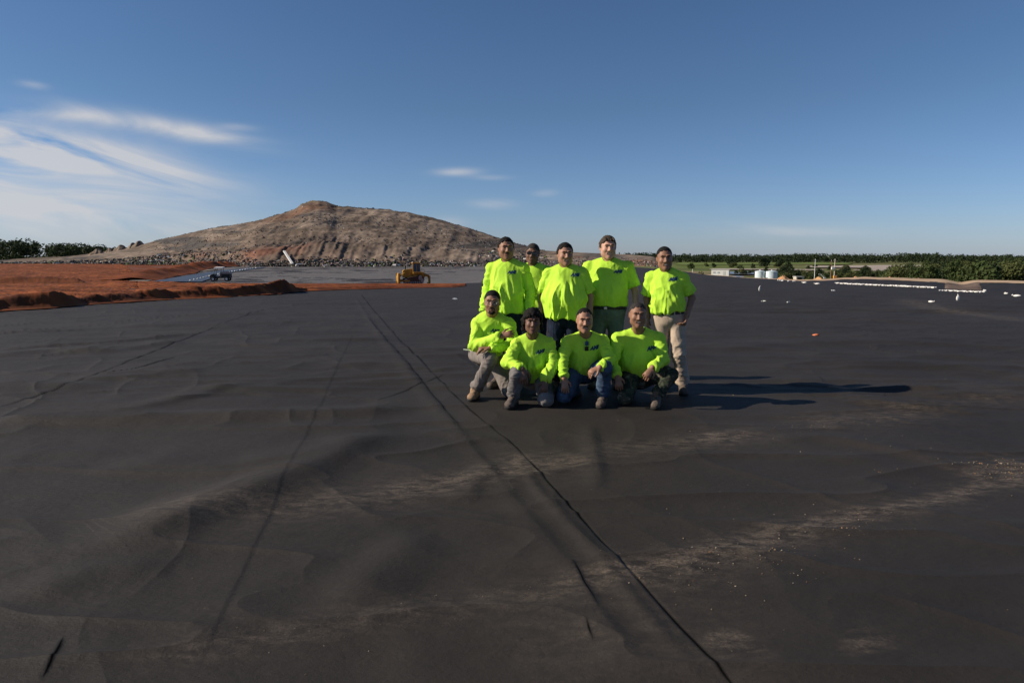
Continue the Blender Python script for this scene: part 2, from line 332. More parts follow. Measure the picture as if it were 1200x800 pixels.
def build_liner():
    pr_rows = np.concatenate([np.linspace(1.2, 2.35, 24, endpoint=False),
                              [float(at(600, py, 1)[2]-CAMZ) for py in []]])
    ys = [-3., -1.5, -.3, .5]; ys += list(pr_rows)
    for py in np.arange(810, 349, -.9):
        v = (400-py)/FPX; tn = (SP-v*CP)/(CP+v*SP); ys.append(CAMZ/tn)
    y0 = ys[-1]
    fars = np.geomspace(y0, 235, 240)[1:]
    ys = np.array(sorted(set([round(a, 5) for a in ys if a > -5] + list(fars))))
    ts = np.concatenate([np.linspace(-2.0, -.80, 120, endpoint=False), np.linspace(-.80, .82, 1150), np.linspace(.82, 2.4, 160)[1:]])
    nx, ny = len(ts), len(ys)
    YY, TT = np.meshgrid(ys, ts, indexing='ij')
    YY2 = YY.copy()
    # compress rows so that the last one lands on the edge
    E = edgeY(TT); far = YY > 20; k = (YY-20)/(235-20); YY2 = np.where(far & (E < 235), np.where(E > 20, 20+(E-20)*np.clip(k, 0, 1)**np.clip(1+.35*np.log(235/np.maximum(E, 21)), 1, 2), YY), YY)
    X = np.where(YY2 > 2, YY2*TT, np.maximum(YY2, 2)*TT); Y = YY2
    Z = G(X, Y); dust = np.zeros(X.shape)
    near = YY < 45
    def bump(line, f): # f(dist, progress) -> height
        nonlocal Z
        a, b = line.min(0)-1.6, line.max(0)+1.6
        m = (X > a[0]) & (X < b[0]) & (Y > a[1]) & (Y < b[1])
        d, p = poly_dist(X[m], Y[m], line); T_ = line_len(line); fl = min(.7, T_*.3); fade = sst(0, fl, p*T_)*sst(0, fl, (1-p)*T_)
        Z[m] += f(d, p)*fade
    def fold(pts, amp, w1, w2, n=24):  # asymmetric soft fold: w1 on the left of the line, w2 on its right
        bump(px_line(pts, n), lambda d, p: 1.3*amp*np.where(d < 0, np.exp(-(d/w1)**2), np.exp(-(d/w2)**2)))
    gap = np.zeros(X.shape)
    def seam(pts, step, groove, w=.35, wob=0, gw=.010):
        l = px_line(pts, 60)
        def f(d, p): return step*np.exp(-np.maximum(d, 0)/w)/(1+np.exp(-np.clip(d/.006, -40, 40)))-groove*np.exp(-(d/.012)**2)
        bump(l, f); a, b = l.min(0)-.3, l.max(0)+.3; m = (X > a[0]) & (X < b[0]) & (Y > a[1]) & (Y < b[1]); d, p = poly_dist(X[m], Y[m], l)
        wv = gw*(.65+1.3*noise2(p*line_len(l)*3, p*0, 1., 3, 2))*np.clip(p*line_len(l)/.12, 0, 1)*np.clip((1-p)*line_len(l)/.12, 0, 1); q = np.maximum(wv, 1e-4)+.0004*Y[m]; gap[m] = np.maximum(gap[m], np.exp(-(d/q)**2)*np.clip(wv/.003, 0, 1))
    # welded seam running from the far cell towards the camera's right, and its partner folds
    seam([(424, 346), (445, 372), (475, 405), (510, 440), (560, 487), (600, 520), (628, 547), (668, 592), (700, 628), (740, 670), (768, 700), (815, 752), (868, 812)], .008, .006, .30, 0, .0065)
    fold([(418, 350), (440, 385), (470, 425), (515, 480), (560, 535), (600, 583), (640, 632), (672, 672), (705, 722), (745, 778), (775, 822)], .008, .05, .10)
    seam([(430, 372), (470, 418), (512, 468), (545, 508)], .008, 0, .2, 0, .004)
    fold([(606, 540), (640, 585), (690, 640), (745, 705), (800, 770), (840, 822)], .010, .05, .05)
    seam([(668, 655), (678, 668), (685, 682), (696, 699), (706, 717)], .008, .0, .08, 0, .006)
    seam([(686, 722), (690, 736), (697, 752)], .008, .0, .06, 0, .007)
    seam([(414, 392), (398, 426), (375, 476), (350, 530), (324, 586), (296, 646), (258, 728), (219, 812)], .0050, .000, .35, 0, .0)
    seam([(310, 362), (240, 388), (160, 420), (90, 448), (-10, 478)], .006, .006, .3, 0, .008)
    seam([(205, 418), (160, 432), (120, 437)], .01, .012, .1, 0, .02); seam([(76, 745), (68, 765), (47, 805)], .010, .0, .10, 0, .009)
    seam([(520, 440), (488, 452), (440, 470)], .006, .004, .2, 0, .01)
    # soft folds of the sheet
    fold([(-60, 500), (60, 494), (200, 491), (330, 487), (420, 484), (500, 476)], .050, .30, .16)
    fold([(90, 548), (180, 545), (260, 547), (330, 540), (400, 530)], .026, .28, .14)
    fold([(60, 655), (150, 632), (240, 600), (310, 572), (370, 548), (420, 523), (480, 505)], .060, .34, .22)
    fold([(100, 488), (200, 470), (280, 452), (320, 447)], .022, .3, .12)
    fold([(250, 400), (300, 405), (360, 409), (410, 407)], .020, .35, .15)
    fold([(-40, 420), (60, 412), (130, 411), (220, 398)], .03, .4, .2)
    fold([(690, 490), (694, 520), (700, 560), (690, 590)], .014, .07, .10)
    fold([(520, 625), (470, 650), (430, 690), (400, 730)], .030, .22, .18)
    fold([(540, 590), (560, 560), (590, 540)], .02, .14, .1)
    fold([(0, 720), (60, 690), (130, 670), (210, 665)], .022, .2, .16)
    fold([(880, 520), (960, 512), (1060, 530), (1150, 560)], .020, .2, .12)
    fold([(960, 430), (1080, 428), (1220, 440)], .03, .5, .25)
    fold([(830, 410), (960, 402), (1110, 404), (1260, 414)], .03, .5, .25)
    for i in range(100):     # the many long creases that cross the sheet
        py = random.uniform(352, 470); px = random.choice((random.uniform(-100, 520), random.uniform(820, 1250))); ln = random.uniform(60, 260)
        sl = random.uniform(-.10, .03) if px < 560 else random.uniform(-.02, .10)
        k = (py-300)/100
        fold([(px, py), (px+ln*.33, py+ln*sl*.33+random.uniform(-2, 2)), (px+ln*.66, py+ln*sl*.66+random.uniform(-2, 2)), (px+ln, py+ln*sl)], *((random.uniform(.010, .034)/max(k, .5)**.3, random.uniform(.15, .6), random.uniform(.06, .25)) if i % 2 else (random.uniform(.006, .013), random.uniform(.04, .12), random.uniform(.03, .07))), 8)
    # overall unevenness: broad swells plus creases that keep to one direction; quiet under the group
    quiet = 1-.9*np.exp(-(((X-1.2)/2.2)**2+((Y-7.8)/1.1)**2))
    sw = noise2(X, Y, .28, 3, 3)*.045+noise2(X+Y*.2, Y, .35, 9, 3, 1.6)*.022
    rid = (1-np.abs(noise2(X-Y*.35, Y, .55, 5, 2, 1.9))*2.2); rid = np.clip(rid, 0, 1)**5*.020
    rd2 = (1-np.abs(noise2(X*.5+Y*.15, Y*.5, 2.2, 15, 2, 1.2))*2.2); rd2 = np.clip(rd2, 0, 1)**6*.010
    fine = noise2(X, Y, 5, 11, 3)*.0035+noise2(X, Y, 1.6, 21, 2)*.006
    Z += (sw+rid+rd2)*quiet*np.clip(Y, 0, 60)**.0+fine
    # dust
    for pts, w, amp in ((((150, 775), (270, 752), (430, 722), (560, 702), (640, 690), (740, 668)), .10, .50),
                        (((700, 672), (760, 664), (850, 640), (950, 615), (1080, 590), (1140, 572), (1230, 545)), .085, 1.2),
                        (((760, 684), (830, 668), (900, 645), (960, 625)), .10, .45), (((600, 760), (720, 740), (800, 745), (900, 760)), .25, .22),
                        (((170, 606), (300, 595), (400, 585), (480, 574)), .22, .7), (((470, 576), (560, 558), (620, 545), (690, 538)), .16, 1.1),
                        (((600, 532), (612, 542), (625, 556)), .10, 1.0), (((700, 528), (780, 520), (850, 511), (900, 507)), .20, .7), (((830, 506), (850, 512), (866, 514)), .14, .8),
                        (((950, 500), (985, 490), (1030, 488), (1080, 481)), .25, .7), (((1050, 480), (1100, 474), (1200, 462)), .3, .4),
                        (((1060, 350), (1100, 362), (1200, 377)), .45, .9), (((820, 470), (900, 452), (1000, 470)), .3, .12),
                        (((1150, 562), (1190, 548), (1230, 546)), .18, 1.0), (((990, 745), (1010, 752), (1030, 765)), .10, .6), (((830, 742), (860, 752), (880, 748)), .08, .6)):
        l = px_line(pts, 16); a, b = l.min(0)-1.5, l.max(0)+1.5; m = (X > a[0]) & (X < b[0]) & (Y > a[1]) & (Y < b[1])
        d, p = poly_dist(X[m], Y[m], l); fd = np.clip((p+.1)/.2, 0, 1)*np.clip((1.1-p)/.2, 0, 1)
        dust[m] += amp*fd*(.75*np.exp(-(d/w)**2)+.25*np.exp(-(d/(w*2.4))**2))
    V = np.stack([X.ravel(), Y.ravel(), Z.ravel()], 1)
    i, j = np.meshgrid(np.arange(ny-1), np.arange(nx-1), indexing='ij'); a = (i*nx+j).ravel()
    F = np.stack([a, a+1, a+nx+1, a+nx], 1)
    o = mesh_np('geotextile_ground', V, F, M['liner']); tag(o, kind='structure')
    ca = o.data.color_attributes.new('dust', 'FLOAT_COLOR', 'POINT')
    dd = np.clip(dust, 0, 1.2).ravel(); ca.data.foreach_set('color', np.stack([dd*(1-gap.ravel()), gap.ravel(), dd, np.ones_like(dd)], 1).astype(np.float32).ravel())
    return X, Y, Z
LX, LY, LZ = build_liner()

def polar_sheet(name, ts, ks, yfun, zfun, m, colfun=None, kind='structure'):
    """sheet over directions ts and progress ks"""
    K, T = np.meshgrid(ks, ts, indexing='ij'); Y = yfun(T, K); X = Y*T; Z = zfun(T, K, X, Y)
    V = np.stack([X.ravel(), Y.ravel(), Z.ravel()], 1); nx = len(ts)
    i, j = np.meshgrid(np.arange(len(ks)-1), np.arange(nx-1), indexing='ij'); a = (i*nx+j).ravel()
    o = mesh_np(name, V, np.stack([a, a+1, a+nx+1, a+nx], 1), m); tag(o, kind=kind)
    if colfun is not None:
        C = colfun(T, K, X, Y, Z).reshape(-1, 3); ca = o.data.color_attributes.new('tint', 'FLOAT_COLOR', 'POINT')
        ca.data.foreach_set('color', np.hstack([C, np.ones((len(C), 1))]).astype(np.float32).ravel())
    return o
def lerp(a, b, t): return a+(b-a)*t
def mix3(c1, c2, f): return np.asarray(c1)*(1-f[..., None])+np.asarray(c2)*f[..., None]

def rimw(T): return np.interp(T, [.25, .36, .48], [.25, .35, 1.0])
PLAIN = -7.6
M['plain'] = mat('plain_soil_and_grass', (.1, .1, .05), .95, .1, .35, .12, attr='tint', detail=10)
def plain_z(T, K, X, Y):
    E = edgeY(T)+2.5*rimw(T); E = np.where(T < .1, np.interp(T, [-3, .0, .1], [460, 460, 300]), E)
    base = G(X, np.minimum(Y, E))-.22
    return base+(PLAIN-base)*sst(0, 1, (Y-E)/np.maximum(14, E*.12))+np.where(Y > E+20, noise2(X, Y, .02, 4, 3)*.5, 0)
def plain_c(T, K, X, Y, Z):
    n = noise2(X, Y, .012, 31, 4, .045); n2 = noise2(X, Y, .006, 41, 3, .03)
    c = mix3((.075, .095, .028), (.22, .17, .10), sst(-.1, .45, n)); c = mix3(c, (.11, .14, .035), sst(.0, .3, n2))
    near = (Y < edgeY(T)+9*rimw(T)) & (T > 0); c = np.where(near[..., None], np.array((.40, .29, .19)), c)
    return c
polar_sheet('ground', np.linspace(-2.4, 2.4, 420), np.concatenate([[-.5], np.linspace(0, 1, 330)]),
            lambda T, K: np.where(K < 0, -8, 4*np.power(2250., np.maximum(K, 0))), plain_z, M['plain'], plain_c)

# rim of the near cell on the right: dark slope, haul road on top
M['road'] = mat('sandy_haul_road', (.42, .30, .20), .95, .1, .25, .5, bump=.3, bscale=6)
M['berm'] = mat('black_rim_liner', (.014, .013, .014), .7, .35, .3, 2)
tR = np.linspace(.2, 2.3, 420)
def rim_y(T, K): return edgeY(T)+K*rimw(T)
def rim_z(T, K, X, Y):
    h = .34+.10*noise2(X, Y, .12, 8, 2); gap = np.exp(-((T-.655)/.017)**2)
    h = h*(1-.55*gap)*sst(.42, .52, T)
    return G(X, edgeY(T))+sst(0, 2.2, K)*h-.006*(K < .01)
polar_sheet('rim_slope', tR, np.array([-.3, 0, .5, 1, 1.5, 2.0, 2.5]), rim_y, rim_z, M['berm'])
def road_z(T, K, X, Y): return rim_z(T, np.full(K.shape, 2.5), X, Y)+.012+noise2(X, Y, .8, 3, 3)*.05-.5*sst(6.5, 8.5, K)
polar_sheet('haul_road', tR, np.linspace(2.1, 8.5, 12), rim_y, road_z, M['road'])
# sandy ramp through the gap in the rim
polar_sheet('dirt_ramp', np.linspace(.628, .69, 30), np.linspace(-1.2, 3.0, 14), rim_y, lambda T, K, X, Y: np.maximum(G(X, Y), rim_z(T, np.maximum(K, 0), X, Y))+.03+.03*noise2(X, Y, 1.2, 5, 2)-.08*np.clip((np.abs(T-.659)-.022)/.01, 0, 1),
            mat('ramp_dirt', (.12, .088, .072), .95, .1, .4, 1.2, bump=.3, bscale=8))
# pale flats and ponds on the plain
def patch(name, pts, z, m, kind='structure'):
    P = []
    for px, py in catmull(pts+[pts[0]], 90):
        u, v = (px-600)/FPX, (400-py)/FPX; k = (CAMZ-z)/(SP-v*CP); P.append((u*k, (CP+v*SP)*k, z))
    P = np.array(P[:-1]); c = P.mean(0); n = len(P); V = np.vstack([P, c]); F = [(i, (i+1) % n, n) for i in range(n)]
    return tag(mesh_np(name, V, F, m, smooth=False), kind=kind)
M['pond'] = mat('still_grey_water', (.16, .15, .15), .25, .5, .2, .03); M['flat'] = mat('pale_clay_flat', (.36, .30, .25), .9, .2, .4, .05, detail=9)
patch('pond', [(852, 318.2), (872, 317.8), (895, 318.2), (893, 320.6), (872, 321.2), (853, 320.6)], PLAIN+.55, M['pond'])
patch('pond', [(856, 323.3), (866, 323), (872, 324), (862, 325.2)], PLAIN+.55, M['pond'])
patch('clay_flat', [(945, 311.5), (1000, 311), (1060, 310.4), (1085, 311.4), (1060, 317), (1000, 316.6), (1020, 314), (950, 313)], PLAIN+.60, M['flat'])
patch('clay_flat', [(835, 314.5), (900, 314.8), (960, 315.6), (955, 316.6), (900, 316), (836, 315.6)], PLAIN+.60, M['flat'])
patch('field', [(795, 307.5), (900, 307.2), (990, 307.8), (985, 309.8), (900, 309.5), (800, 310.5)], PLAIN+.62, mat('bright_pasture', (.13, .17, .045), .95, .1, .3, .02))

# ---------------- red dirt fill on the left, with its pushed-up berms
M['red'] = mat('red_clay', (.30, .095, .035), .95, .08, .40, .35, attr='tint', bump=.5, bscale=2.2, detail=12)
_rn = [(-900, 470), (-400, 410), (-150, 381), (0, 366), (60, 362.5), (120, 357), (200, 352), (260, 349.5), (330, 345), (360, 341.5), (400, 340), (470, 338.2), (530, 337.0), (545, 335.5)]
rt = []; ry = []
for a, b in _rn:
    g = ground_at(a, b); rt.append(g[0]/g[1]); ry.append(g[1])
rt = np.array(rt); ry = np.array(ry); o_ = np.argsort(rt); rt = rt[o_]; ry = ry[o_]; print('red near', np.round(rt, 2), np.round(ry, 1))
def red_near(T): return np.interp(T, rt, ry)
def red_far(T):   # right part ends where the lower cell begins
    return np.interp(T, [tof(-900), tof(140), tof(160), tof(200), tof(222), tof(300), tof(545)], [345, 345, 118, 103, 97.5, 97, 96])
def red_y(T, K): a = red_near(T); b = red_far(T); return a*np.power(b/a, K)
def red_z(T, K, X, Y):
    d = Y-red_near(T); e = red_far(T)-Y; w = np.clip(red_near(T)*.06, .8, 3)
    nb = .55+.75*np.clip(noise2(X, Y, .16, 12, 2)+.35, 0, 1)+.22*noise2(X, Y, 1.1, 14, 4)
    nb = nb*np.interp(T, [tof(0), tof(80), tof(160), tof(330), tof(345), tof(380), tof(545)], [.30, .52, .66, .95, .40, .22, .12])
    z = .05+nb*.90*np.where(d < w, np.exp(-((d-w)/(w*.42))**2), np.exp(-((d-w)/(w*.9))**2))*np.clip(d/.5, 0, 1)
    z2 = 1.25*np.exp(-np.abs((Y-91+2*noise2(X, Y, .05, 18, 2))/1.5)**2)*np.interp(T, [-1.2, tof(-20), tof(90), tof(101)], [1.0, 1.0, .8, 0])*(.7+.6*noise2(X, Y, .15, 19, 2))
    rough = (np.abs(noise2(X, Y, .9, 2, 4))*.22+noise2(X, Y, .12, 6, 2, .3)*.22)*np.clip(d/1.5, 0, 1)*sst(0, 6, e+.5)
    rough = rough*np.where(T > tof(340), .55, 1.0)
    return G(X, Y)+z+z2+rough-.10*(e < .3)
def red_c(T, K, X, Y, Z):
    n = noise2(X, Y, .25, 51, 4, .5); c = mix3((.125, .033, .010), (.225, .066, .021), sst(-.35, .4, n))
    nr = noise2(X, Y, .05, 91, 4, .9); c = mix3(c, (.075, .022, .009), .75*sst(.12, .4, nr)); c = mix3(c, (.30, .10, .035), .5*sst(.15, .4, -nr))
    c = mix3(c, (.085, .026, .011), np.clip(np.exp(-((Y-90.5)/2.0)**2)*(T < tof(104))*.8, 0, 1)); d = (Y-red_near(T))/np.clip(red_near(T)*.06, .8, 3)  # far ridge: shade of its steep side painted into the soil tint
    c = mix3(c, (.10, .030, .012), np.clip(np.exp(-((d-.5)/.6)**2)*.7*sst(-.5, .3, noise2(X, Y, .5, 64, 3)), 0, 1))  # near berm: shaded camera-side face painted darker in the tint, broken by noise
    return mix3(c, (.10, .032, .014), sst(.25, .5, noise2(X, Y, .6, 61, 3)))
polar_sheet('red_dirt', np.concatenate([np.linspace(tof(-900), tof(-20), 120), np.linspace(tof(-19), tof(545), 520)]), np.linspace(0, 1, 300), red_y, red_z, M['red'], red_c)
# far field right of px 150: the dirt ridge along the lower cell
def rg_line(K): return np.interp(K, [0, .35, .7, 1], [tof(150), tof(200), tof(232), tof(292)]), np.interp(K, [0, .35, .7, 1], [108, 150, 215, 300])
def ridge_sheet():
    ks = np.linspace(0, 1, 200); ws = np.linspace(-1, 1, 26); V = []; C = []
    for k in ks:
        t, y = rg_line(k); x = t*y
        for w in ws:
            wx = x+w*(5.5 if w > 0 else 60); n = float(noise2(np.array([wx]), np.array([y]), .2, 7, 3)[0]); n2 = float(noise2(np.array([wx]), np.array([y]), .08, 77, 2)[0])
            h = (1.5+1.6*n2+n*.8)*math.exp(-(w*(5.5 if w > 0 else 60)/3.4)**2)*min(1, k*12+.25)*min(1, (1-k)*9+.1)
            V.append((wx, y, float(G(wx, y))+.05+max(h, 0)+.1*n-(.25 if w > .98 or w < -.98 else 0)))
            C.append(np.array((.15, .042, .015))*(1+.5*n))
    nx = len(ws); i, j = np.meshgrid(np.arange(len(ks)-1), np.arange(nx-1), indexing='ij'); a = (i*nx+j).ravel()
    o = mesh_np('dirt_ridge', V, np.stack([a, a+1, a+nx+1, a+nx], 1), M['red']); tag(o, kind='structure')
    ca = o.data.color_attributes.new('tint', 'FLOAT_COLOR', 'POINT'); C = np.array(C); ca.data.foreach_set('color', np.hstack([C, np.ones((len(C), 1))]).astype(np.float32).ravel())
ridge_sheet()
# lower cell: grey liner seen beyond the dirt strip, blue sheet at its left edge
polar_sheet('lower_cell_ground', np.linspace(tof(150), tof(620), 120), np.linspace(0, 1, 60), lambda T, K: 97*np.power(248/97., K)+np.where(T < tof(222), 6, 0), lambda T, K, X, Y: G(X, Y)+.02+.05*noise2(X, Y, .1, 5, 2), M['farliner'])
def strip(name, pts, m, dz):
    V = [ground_at(*p) for p in pts]; V = [(v[0], v[1], float(G(v[0], v[1]))+dz) for v in V]; n = len(V)//2
    F = [(i, i+1, 2*n-2-i, 2*n-1-i) for i in range(n-1)]
    return tag(mesh_np(name, V, F, m, smooth=False), kind='structure')
strip('blue_sheet', [(178, 330.6), (205, 325.8), (232, 321.4), (262, 316.8), (300, 313.8), (312, 313.8), (276, 318.6), (262, 323.0), (246, 327.4), (236, 330.9)], mat('blue_grey_sheet', (.035, .05, .075), .5, .5, .3, .3), .13)
strip('pale_sheet', [(150, 330.0), (180, 325.6), (215, 319.8), (250, 315.6), (255, 315.9), (222, 320.9), (195, 326.0), (172, 330.5)], mat('pale_sand_strip', (.20, .18, .16), .9, .2, .3, .3), .14)

# ---------------- the landfill mound
sk = [(-500, 306), (-200, 304), (0, 304.5), (60, 301), (100, 298), (140, 292.5), (165, 288), (188, 281.5), (210, 277), (250, 268.5), (300, 261), (325, 254), (340, 250), (349, 246.5), (356, 241.5), (366, 238.2), (376, 237.6), (386, 239.5), (396, 243.5), (410, 244.5), (450, 247.5), (480, 251), (520, 260), (550, 268.5), (580, 278), (600, 284), (625, 291), (640, 294), (690, 296.5), (740, 298.5), (770, 301), (792, 306), (806, 314), (818, 324), (830, 332), (900, 345)]
sk_t = np.array([tof(a) for a, b in sk]); sk_p = np.array([b for a, b in sk])
M['mound'] = mat('landfill_cover_soil', (.2, .15, .12), .95, .08, .45, .30, attr='tint', bump=.9, bscale=1.2, detail=14)
def m_base(T): return np.interp(T, [tof(-500), tof(60), tof(200), tof(300), tof(620), tof(760), tof(830), tof(900)], [352, 350, 310, 249, 249, 200, 150, 120])
def m_crest(T): return m_base(T)+np.interp(T, [tof(-500), tof(60), tof(200), tof(370), tof(560), tof(700), tof(900)], [45, 50, 75, 105, 85, 45, 25])
def mound_y(T, K): b = m_base(T); c = m_crest(T); return b+(c-b)*K
def mound_z(T, K, X, Y):
    c = m_crest(T); zc = CAMZ+(300-np.interp(T, sk_t, sk_p))/800*c*1.007; zb = G(X, Y)-.1; drop = 9*sst(tof(762), tof(818), T)
    prof = np.interp(K, [0, .03, .17, .28, .42, .48, .66, .72, .90, 1.0, 1.25, 2.0], [0, .06, .315, .345, .55, .562, .78, .79, .965, 1.0, .93, 0])
    H = zc-zb; big = np.clip(H/25, 0, 1)
    gul = (np.abs(noise2(X, Y, .13, 6, 3, .025))*1.4+np.abs(noise2(X, Y, .42, 66, 2, .03))*1.3*(1-sst(.28, .36, K)))*sst(0, .1, K)*(1-sst(.85, 1, K))
    n = noise2(X, Y, .05, 3, 3)*1.5+noise2(X, Y, .10, 13, 4, .35)*1.1+np.abs(noise2(X, Y, .8, 23, 3))*.7
    edge = np.clip(noise2(X, Y, .35, 71, 2), 0, 1)*.8*(K > .9)
    return zb-drop+H*prof+(n*.85-gul)*big*sst(0, .06, K)*(1-.82*sst(.84, 1, K))+edge*big
def mound_c(T, K, X, Y, Z):
    n = noise2(X, Y, .06, 5, 4); n2 = noise2(X, Z, .03, 15, 4, .30); n3 = noise2(X, Y, .4, 25, 3); n4 = noise2(X+Z*2, Z+4*noise2(X, Y, .02, 73, 2), .03, 35, 5, .55)
    c = mix3((.135, .102, .079), (.205, .160, .126), sst(-.25, .3, n)); c = mix3(c, (.080, .071, .066), sst(.10, .32, n2)); c = mix3(c, (.072, .060, .052), .5*sst(.12, .45, n4)); c = mix3(c, (.26, .20, .155), .35*sst(.15, .45, -n4)); c = c*(1+.35*n3[..., None])
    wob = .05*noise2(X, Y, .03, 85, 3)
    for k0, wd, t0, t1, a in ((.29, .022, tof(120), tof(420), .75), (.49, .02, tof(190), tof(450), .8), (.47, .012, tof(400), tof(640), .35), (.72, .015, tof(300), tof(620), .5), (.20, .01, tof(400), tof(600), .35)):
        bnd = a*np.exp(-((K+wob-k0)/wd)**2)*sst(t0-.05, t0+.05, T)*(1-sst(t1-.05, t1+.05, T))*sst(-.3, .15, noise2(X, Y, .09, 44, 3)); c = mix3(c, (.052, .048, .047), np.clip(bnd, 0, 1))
    red = np.exp(-((T-tof(300))/.12)**2)*np.exp(-((K-.16)/.13)**2)*sst(-.2, .3, n+.15); c = mix3(c, (.15, .065, .042), np.clip(red*.9, 0, 1))
    r2 = np.exp(-((T-tof(352))/.05)**2)*np.exp(-((K-.82)/.08)**2); c = mix3(c, (.17, .085, .05), np.clip(r2, 0, 1)*.7)
    top = np.exp(-((T-tof(372))/.035)**2)*sst(.88, .95, K); c = mix3(c, (.15, .11, .05), np.clip(top, 0, 1))
    rt_ = sst(tof(640), tof(700), T); c = mix3(c, (.19, .105, .072), rt_*sst(0, .2, n+.1)*(K < .6))
    return c
polar_sheet('landfill_hill', np.linspace(tof(-500), tof(826), 900), np.concatenate([np.linspace(0, 1.05, 190), np.linspace(1.1, 2.0, 12)]), mound_y, mound_z, M['mound'], mound_c)
def mound_pt(px, K):
    T = np.array([tof(px)]); K = np.array([K]); Y = mound_y(T, K); X = Y*T; return float(X[0]), float(Y[0]), float(mound_z(T, K, X, Y)[0])

# ---------------- rubbish scattered along the foot and over the mound
def chunks(name, items, mats, label, cat):
    V = []; F = []; Mi = []
    base = np.array([(x, y, z) for z in (-1, 1) for x, y in ((-1, -1), (1, -1), (1, 1), (-1, 1))], float)
    FF = np.array([(0, 3, 2, 1), (4, 5, 6, 7), (0, 1, 5, 4), (1, 2, 6, 5), (2, 3, 7, 6), (3, 0, 4, 7)])
    for k, (x, y, z, s, mi) in enumerate(items):
        q = Matrix.Rotation(random.uniform(0, 6.3), 3, 'Z') @ Matrix.Rotation(random.uniform(-.8, .8), 3, 'X'); A = np.array(q)
        d = np.array([random.uniform(.3, 1.3), random.uniform(.25, .9), random.uniform(.15, .8)])*s
        b = base*(1+rng.uniform(-.45, .45, base.shape)); V.append((b*d*.5) @ A.T+np.array([x, y, z])); F.append(FF+8*k); Mi += [mi]*6
    o = mesh_np(name, np.vstack(V), np.vstack(F), mats, smooth=False); o.data.polygons.foreach_set('material_index', Mi)
    return tag(o, label, cat, kind='stuff')
tm = [mat('rubbish_'+n, c, .8, .3, .3, 1.5) for n, c in (('white', (.42, .40, .38)), ('grey', (.11, .105, .10)), ('dark', (.02, .02, .022)), ('brown', (.10, .07, .05)), ('blue', (.08, .14, .22)), ('pink', (.35, .24, .22)), ('green', (.06, .10, .02)))]
it = []
wts = [.07, .32, .20, .28, .02, .04, .07]
for i in range(5200):
    px = random.uniform(150, 808) if i % 4 else random.uniform(-60, 200); K = abs(random.gauss(0, .028)) if px > 300 else abs(random.gauss(0, .10))
    if px > 560: K = abs(random.gauss(0.05, .20))
    x, y, z = mound_pt(px, K); s = random.uniform(.25, 1.15)*(y/250)
    it.append((x, y-(.5 if K < .01 else 0), z+.1, s*(.6 if px > 640 else 1), random.choices(range(7), wts)[0]))
for i in range(2600):
    px = random.uniform(180, 640); K = random.choice((random.gauss(.55, .03), random.gauss(.62, .04), random.gauss(.32, .02), random.gauss(.42, .10), random.uniform(.1, 1), random.gauss(.98, .02)))
    if K < 0 or K > 1.03: continue
    x, y, z = mound_pt(px, K); it.append((x, y, z, random.uniform(.2, .7), random.choices(range(7), [.05, .3, .33, .3, .01, .01, 0])[0]))
chunks('rubbish', it, tm, 'loose rubbish strewn along the foot and benches of the landfill mound', 'rubbish')

# ================================================================== foliage
leafm = {k: mat('foliage_'+k, c, .8, .2, .35, .8, trans=.25) for k, c in dict(dark=(.030, .044, .018), mid=(.052, .072, .022), olive=(.078, .088, .028), weed=(.09, .13, .03)).items()}
barkm = mat('bark', (.10, .075, .055), .9, .1, .3, 3)
def leaf_cloud(clumps, n, size, squash=.75):
    """n small bent leaf sprays spread through the clump volumes"""
    w = np.array([c[3]**3 for c in clumps]); w = w/w.sum(); ci = rng.choice(len(clumps), n, p=w); C = np.array([c[:3] for c in clumps])[ci]; r = np.array([c[3] for c in clumps])[ci]
    d = rng.normal(size=(n, 3)); d /= np.linalg.norm(d, axis=1)[:, None]; rad = r*rng.uniform(.55, 1.08, n); P = C+d*rad[:, None]*np.array([1, 1, squash])
    nrm = d+rng.normal(size=(n, 3))*.55; nrm /= np.linalg.norm(nrm, axis=1)[:, None]
    u = np.cross(nrm, rng.normal(size=(n, 3))); u /= np.linalg.norm(u, axis=1)[:, None]; v = np.cross(nrm, u); s = size*rng.uniform(.6, 1.4, n)[:, None]
    V = np.stack([P-u*s, P-v*s*.55+nrm*s*.15, P+u*s, P+v*s*.55+nrm*s*.15], 1).reshape(-1, 3)
    return V, np.arange(4*n).reshape(n, 4)
def make_tree(name, h, w, nleaf, leaf, m, trunk=.12, low=.15):
    root = empty(name, (0, 0, 0)); cl = []
    for i in range(13):
        a = random.uniform(0, 6.28); k = random.random(); z = h*(low+(.95-low)*(i+.5)/13); rr = w*.5*math.sin(math.pi*min(.97, .18+.75*(i+.5)/13))**.7
        cl.append((math.cos(a)*rr*.62, math.sin(a)*rr*.62, z, w*random.uniform(.17, .28)))
    V, F = leaf_cloud(cl, nleaf, leaf); mesh_np('crown', V, F, m, root, smooth=False)
    t = MB(); p = Vector((0, 0, -.3)); r = trunk
    for i in range(5):
        q = p+Vector((random.uniform(-.1, .1)*w*.3, random.uniform(-.1, .1)*w*.3, h*.17)); t.tube(p, q, r, r*.8, 7); p = q; r *= .8
        if i > 0: c = cl[i*2]; t.tube(p, Vector(c[:3]), r*.6, r*.2, 5)
    t.build('trunk', barkm, root); return root
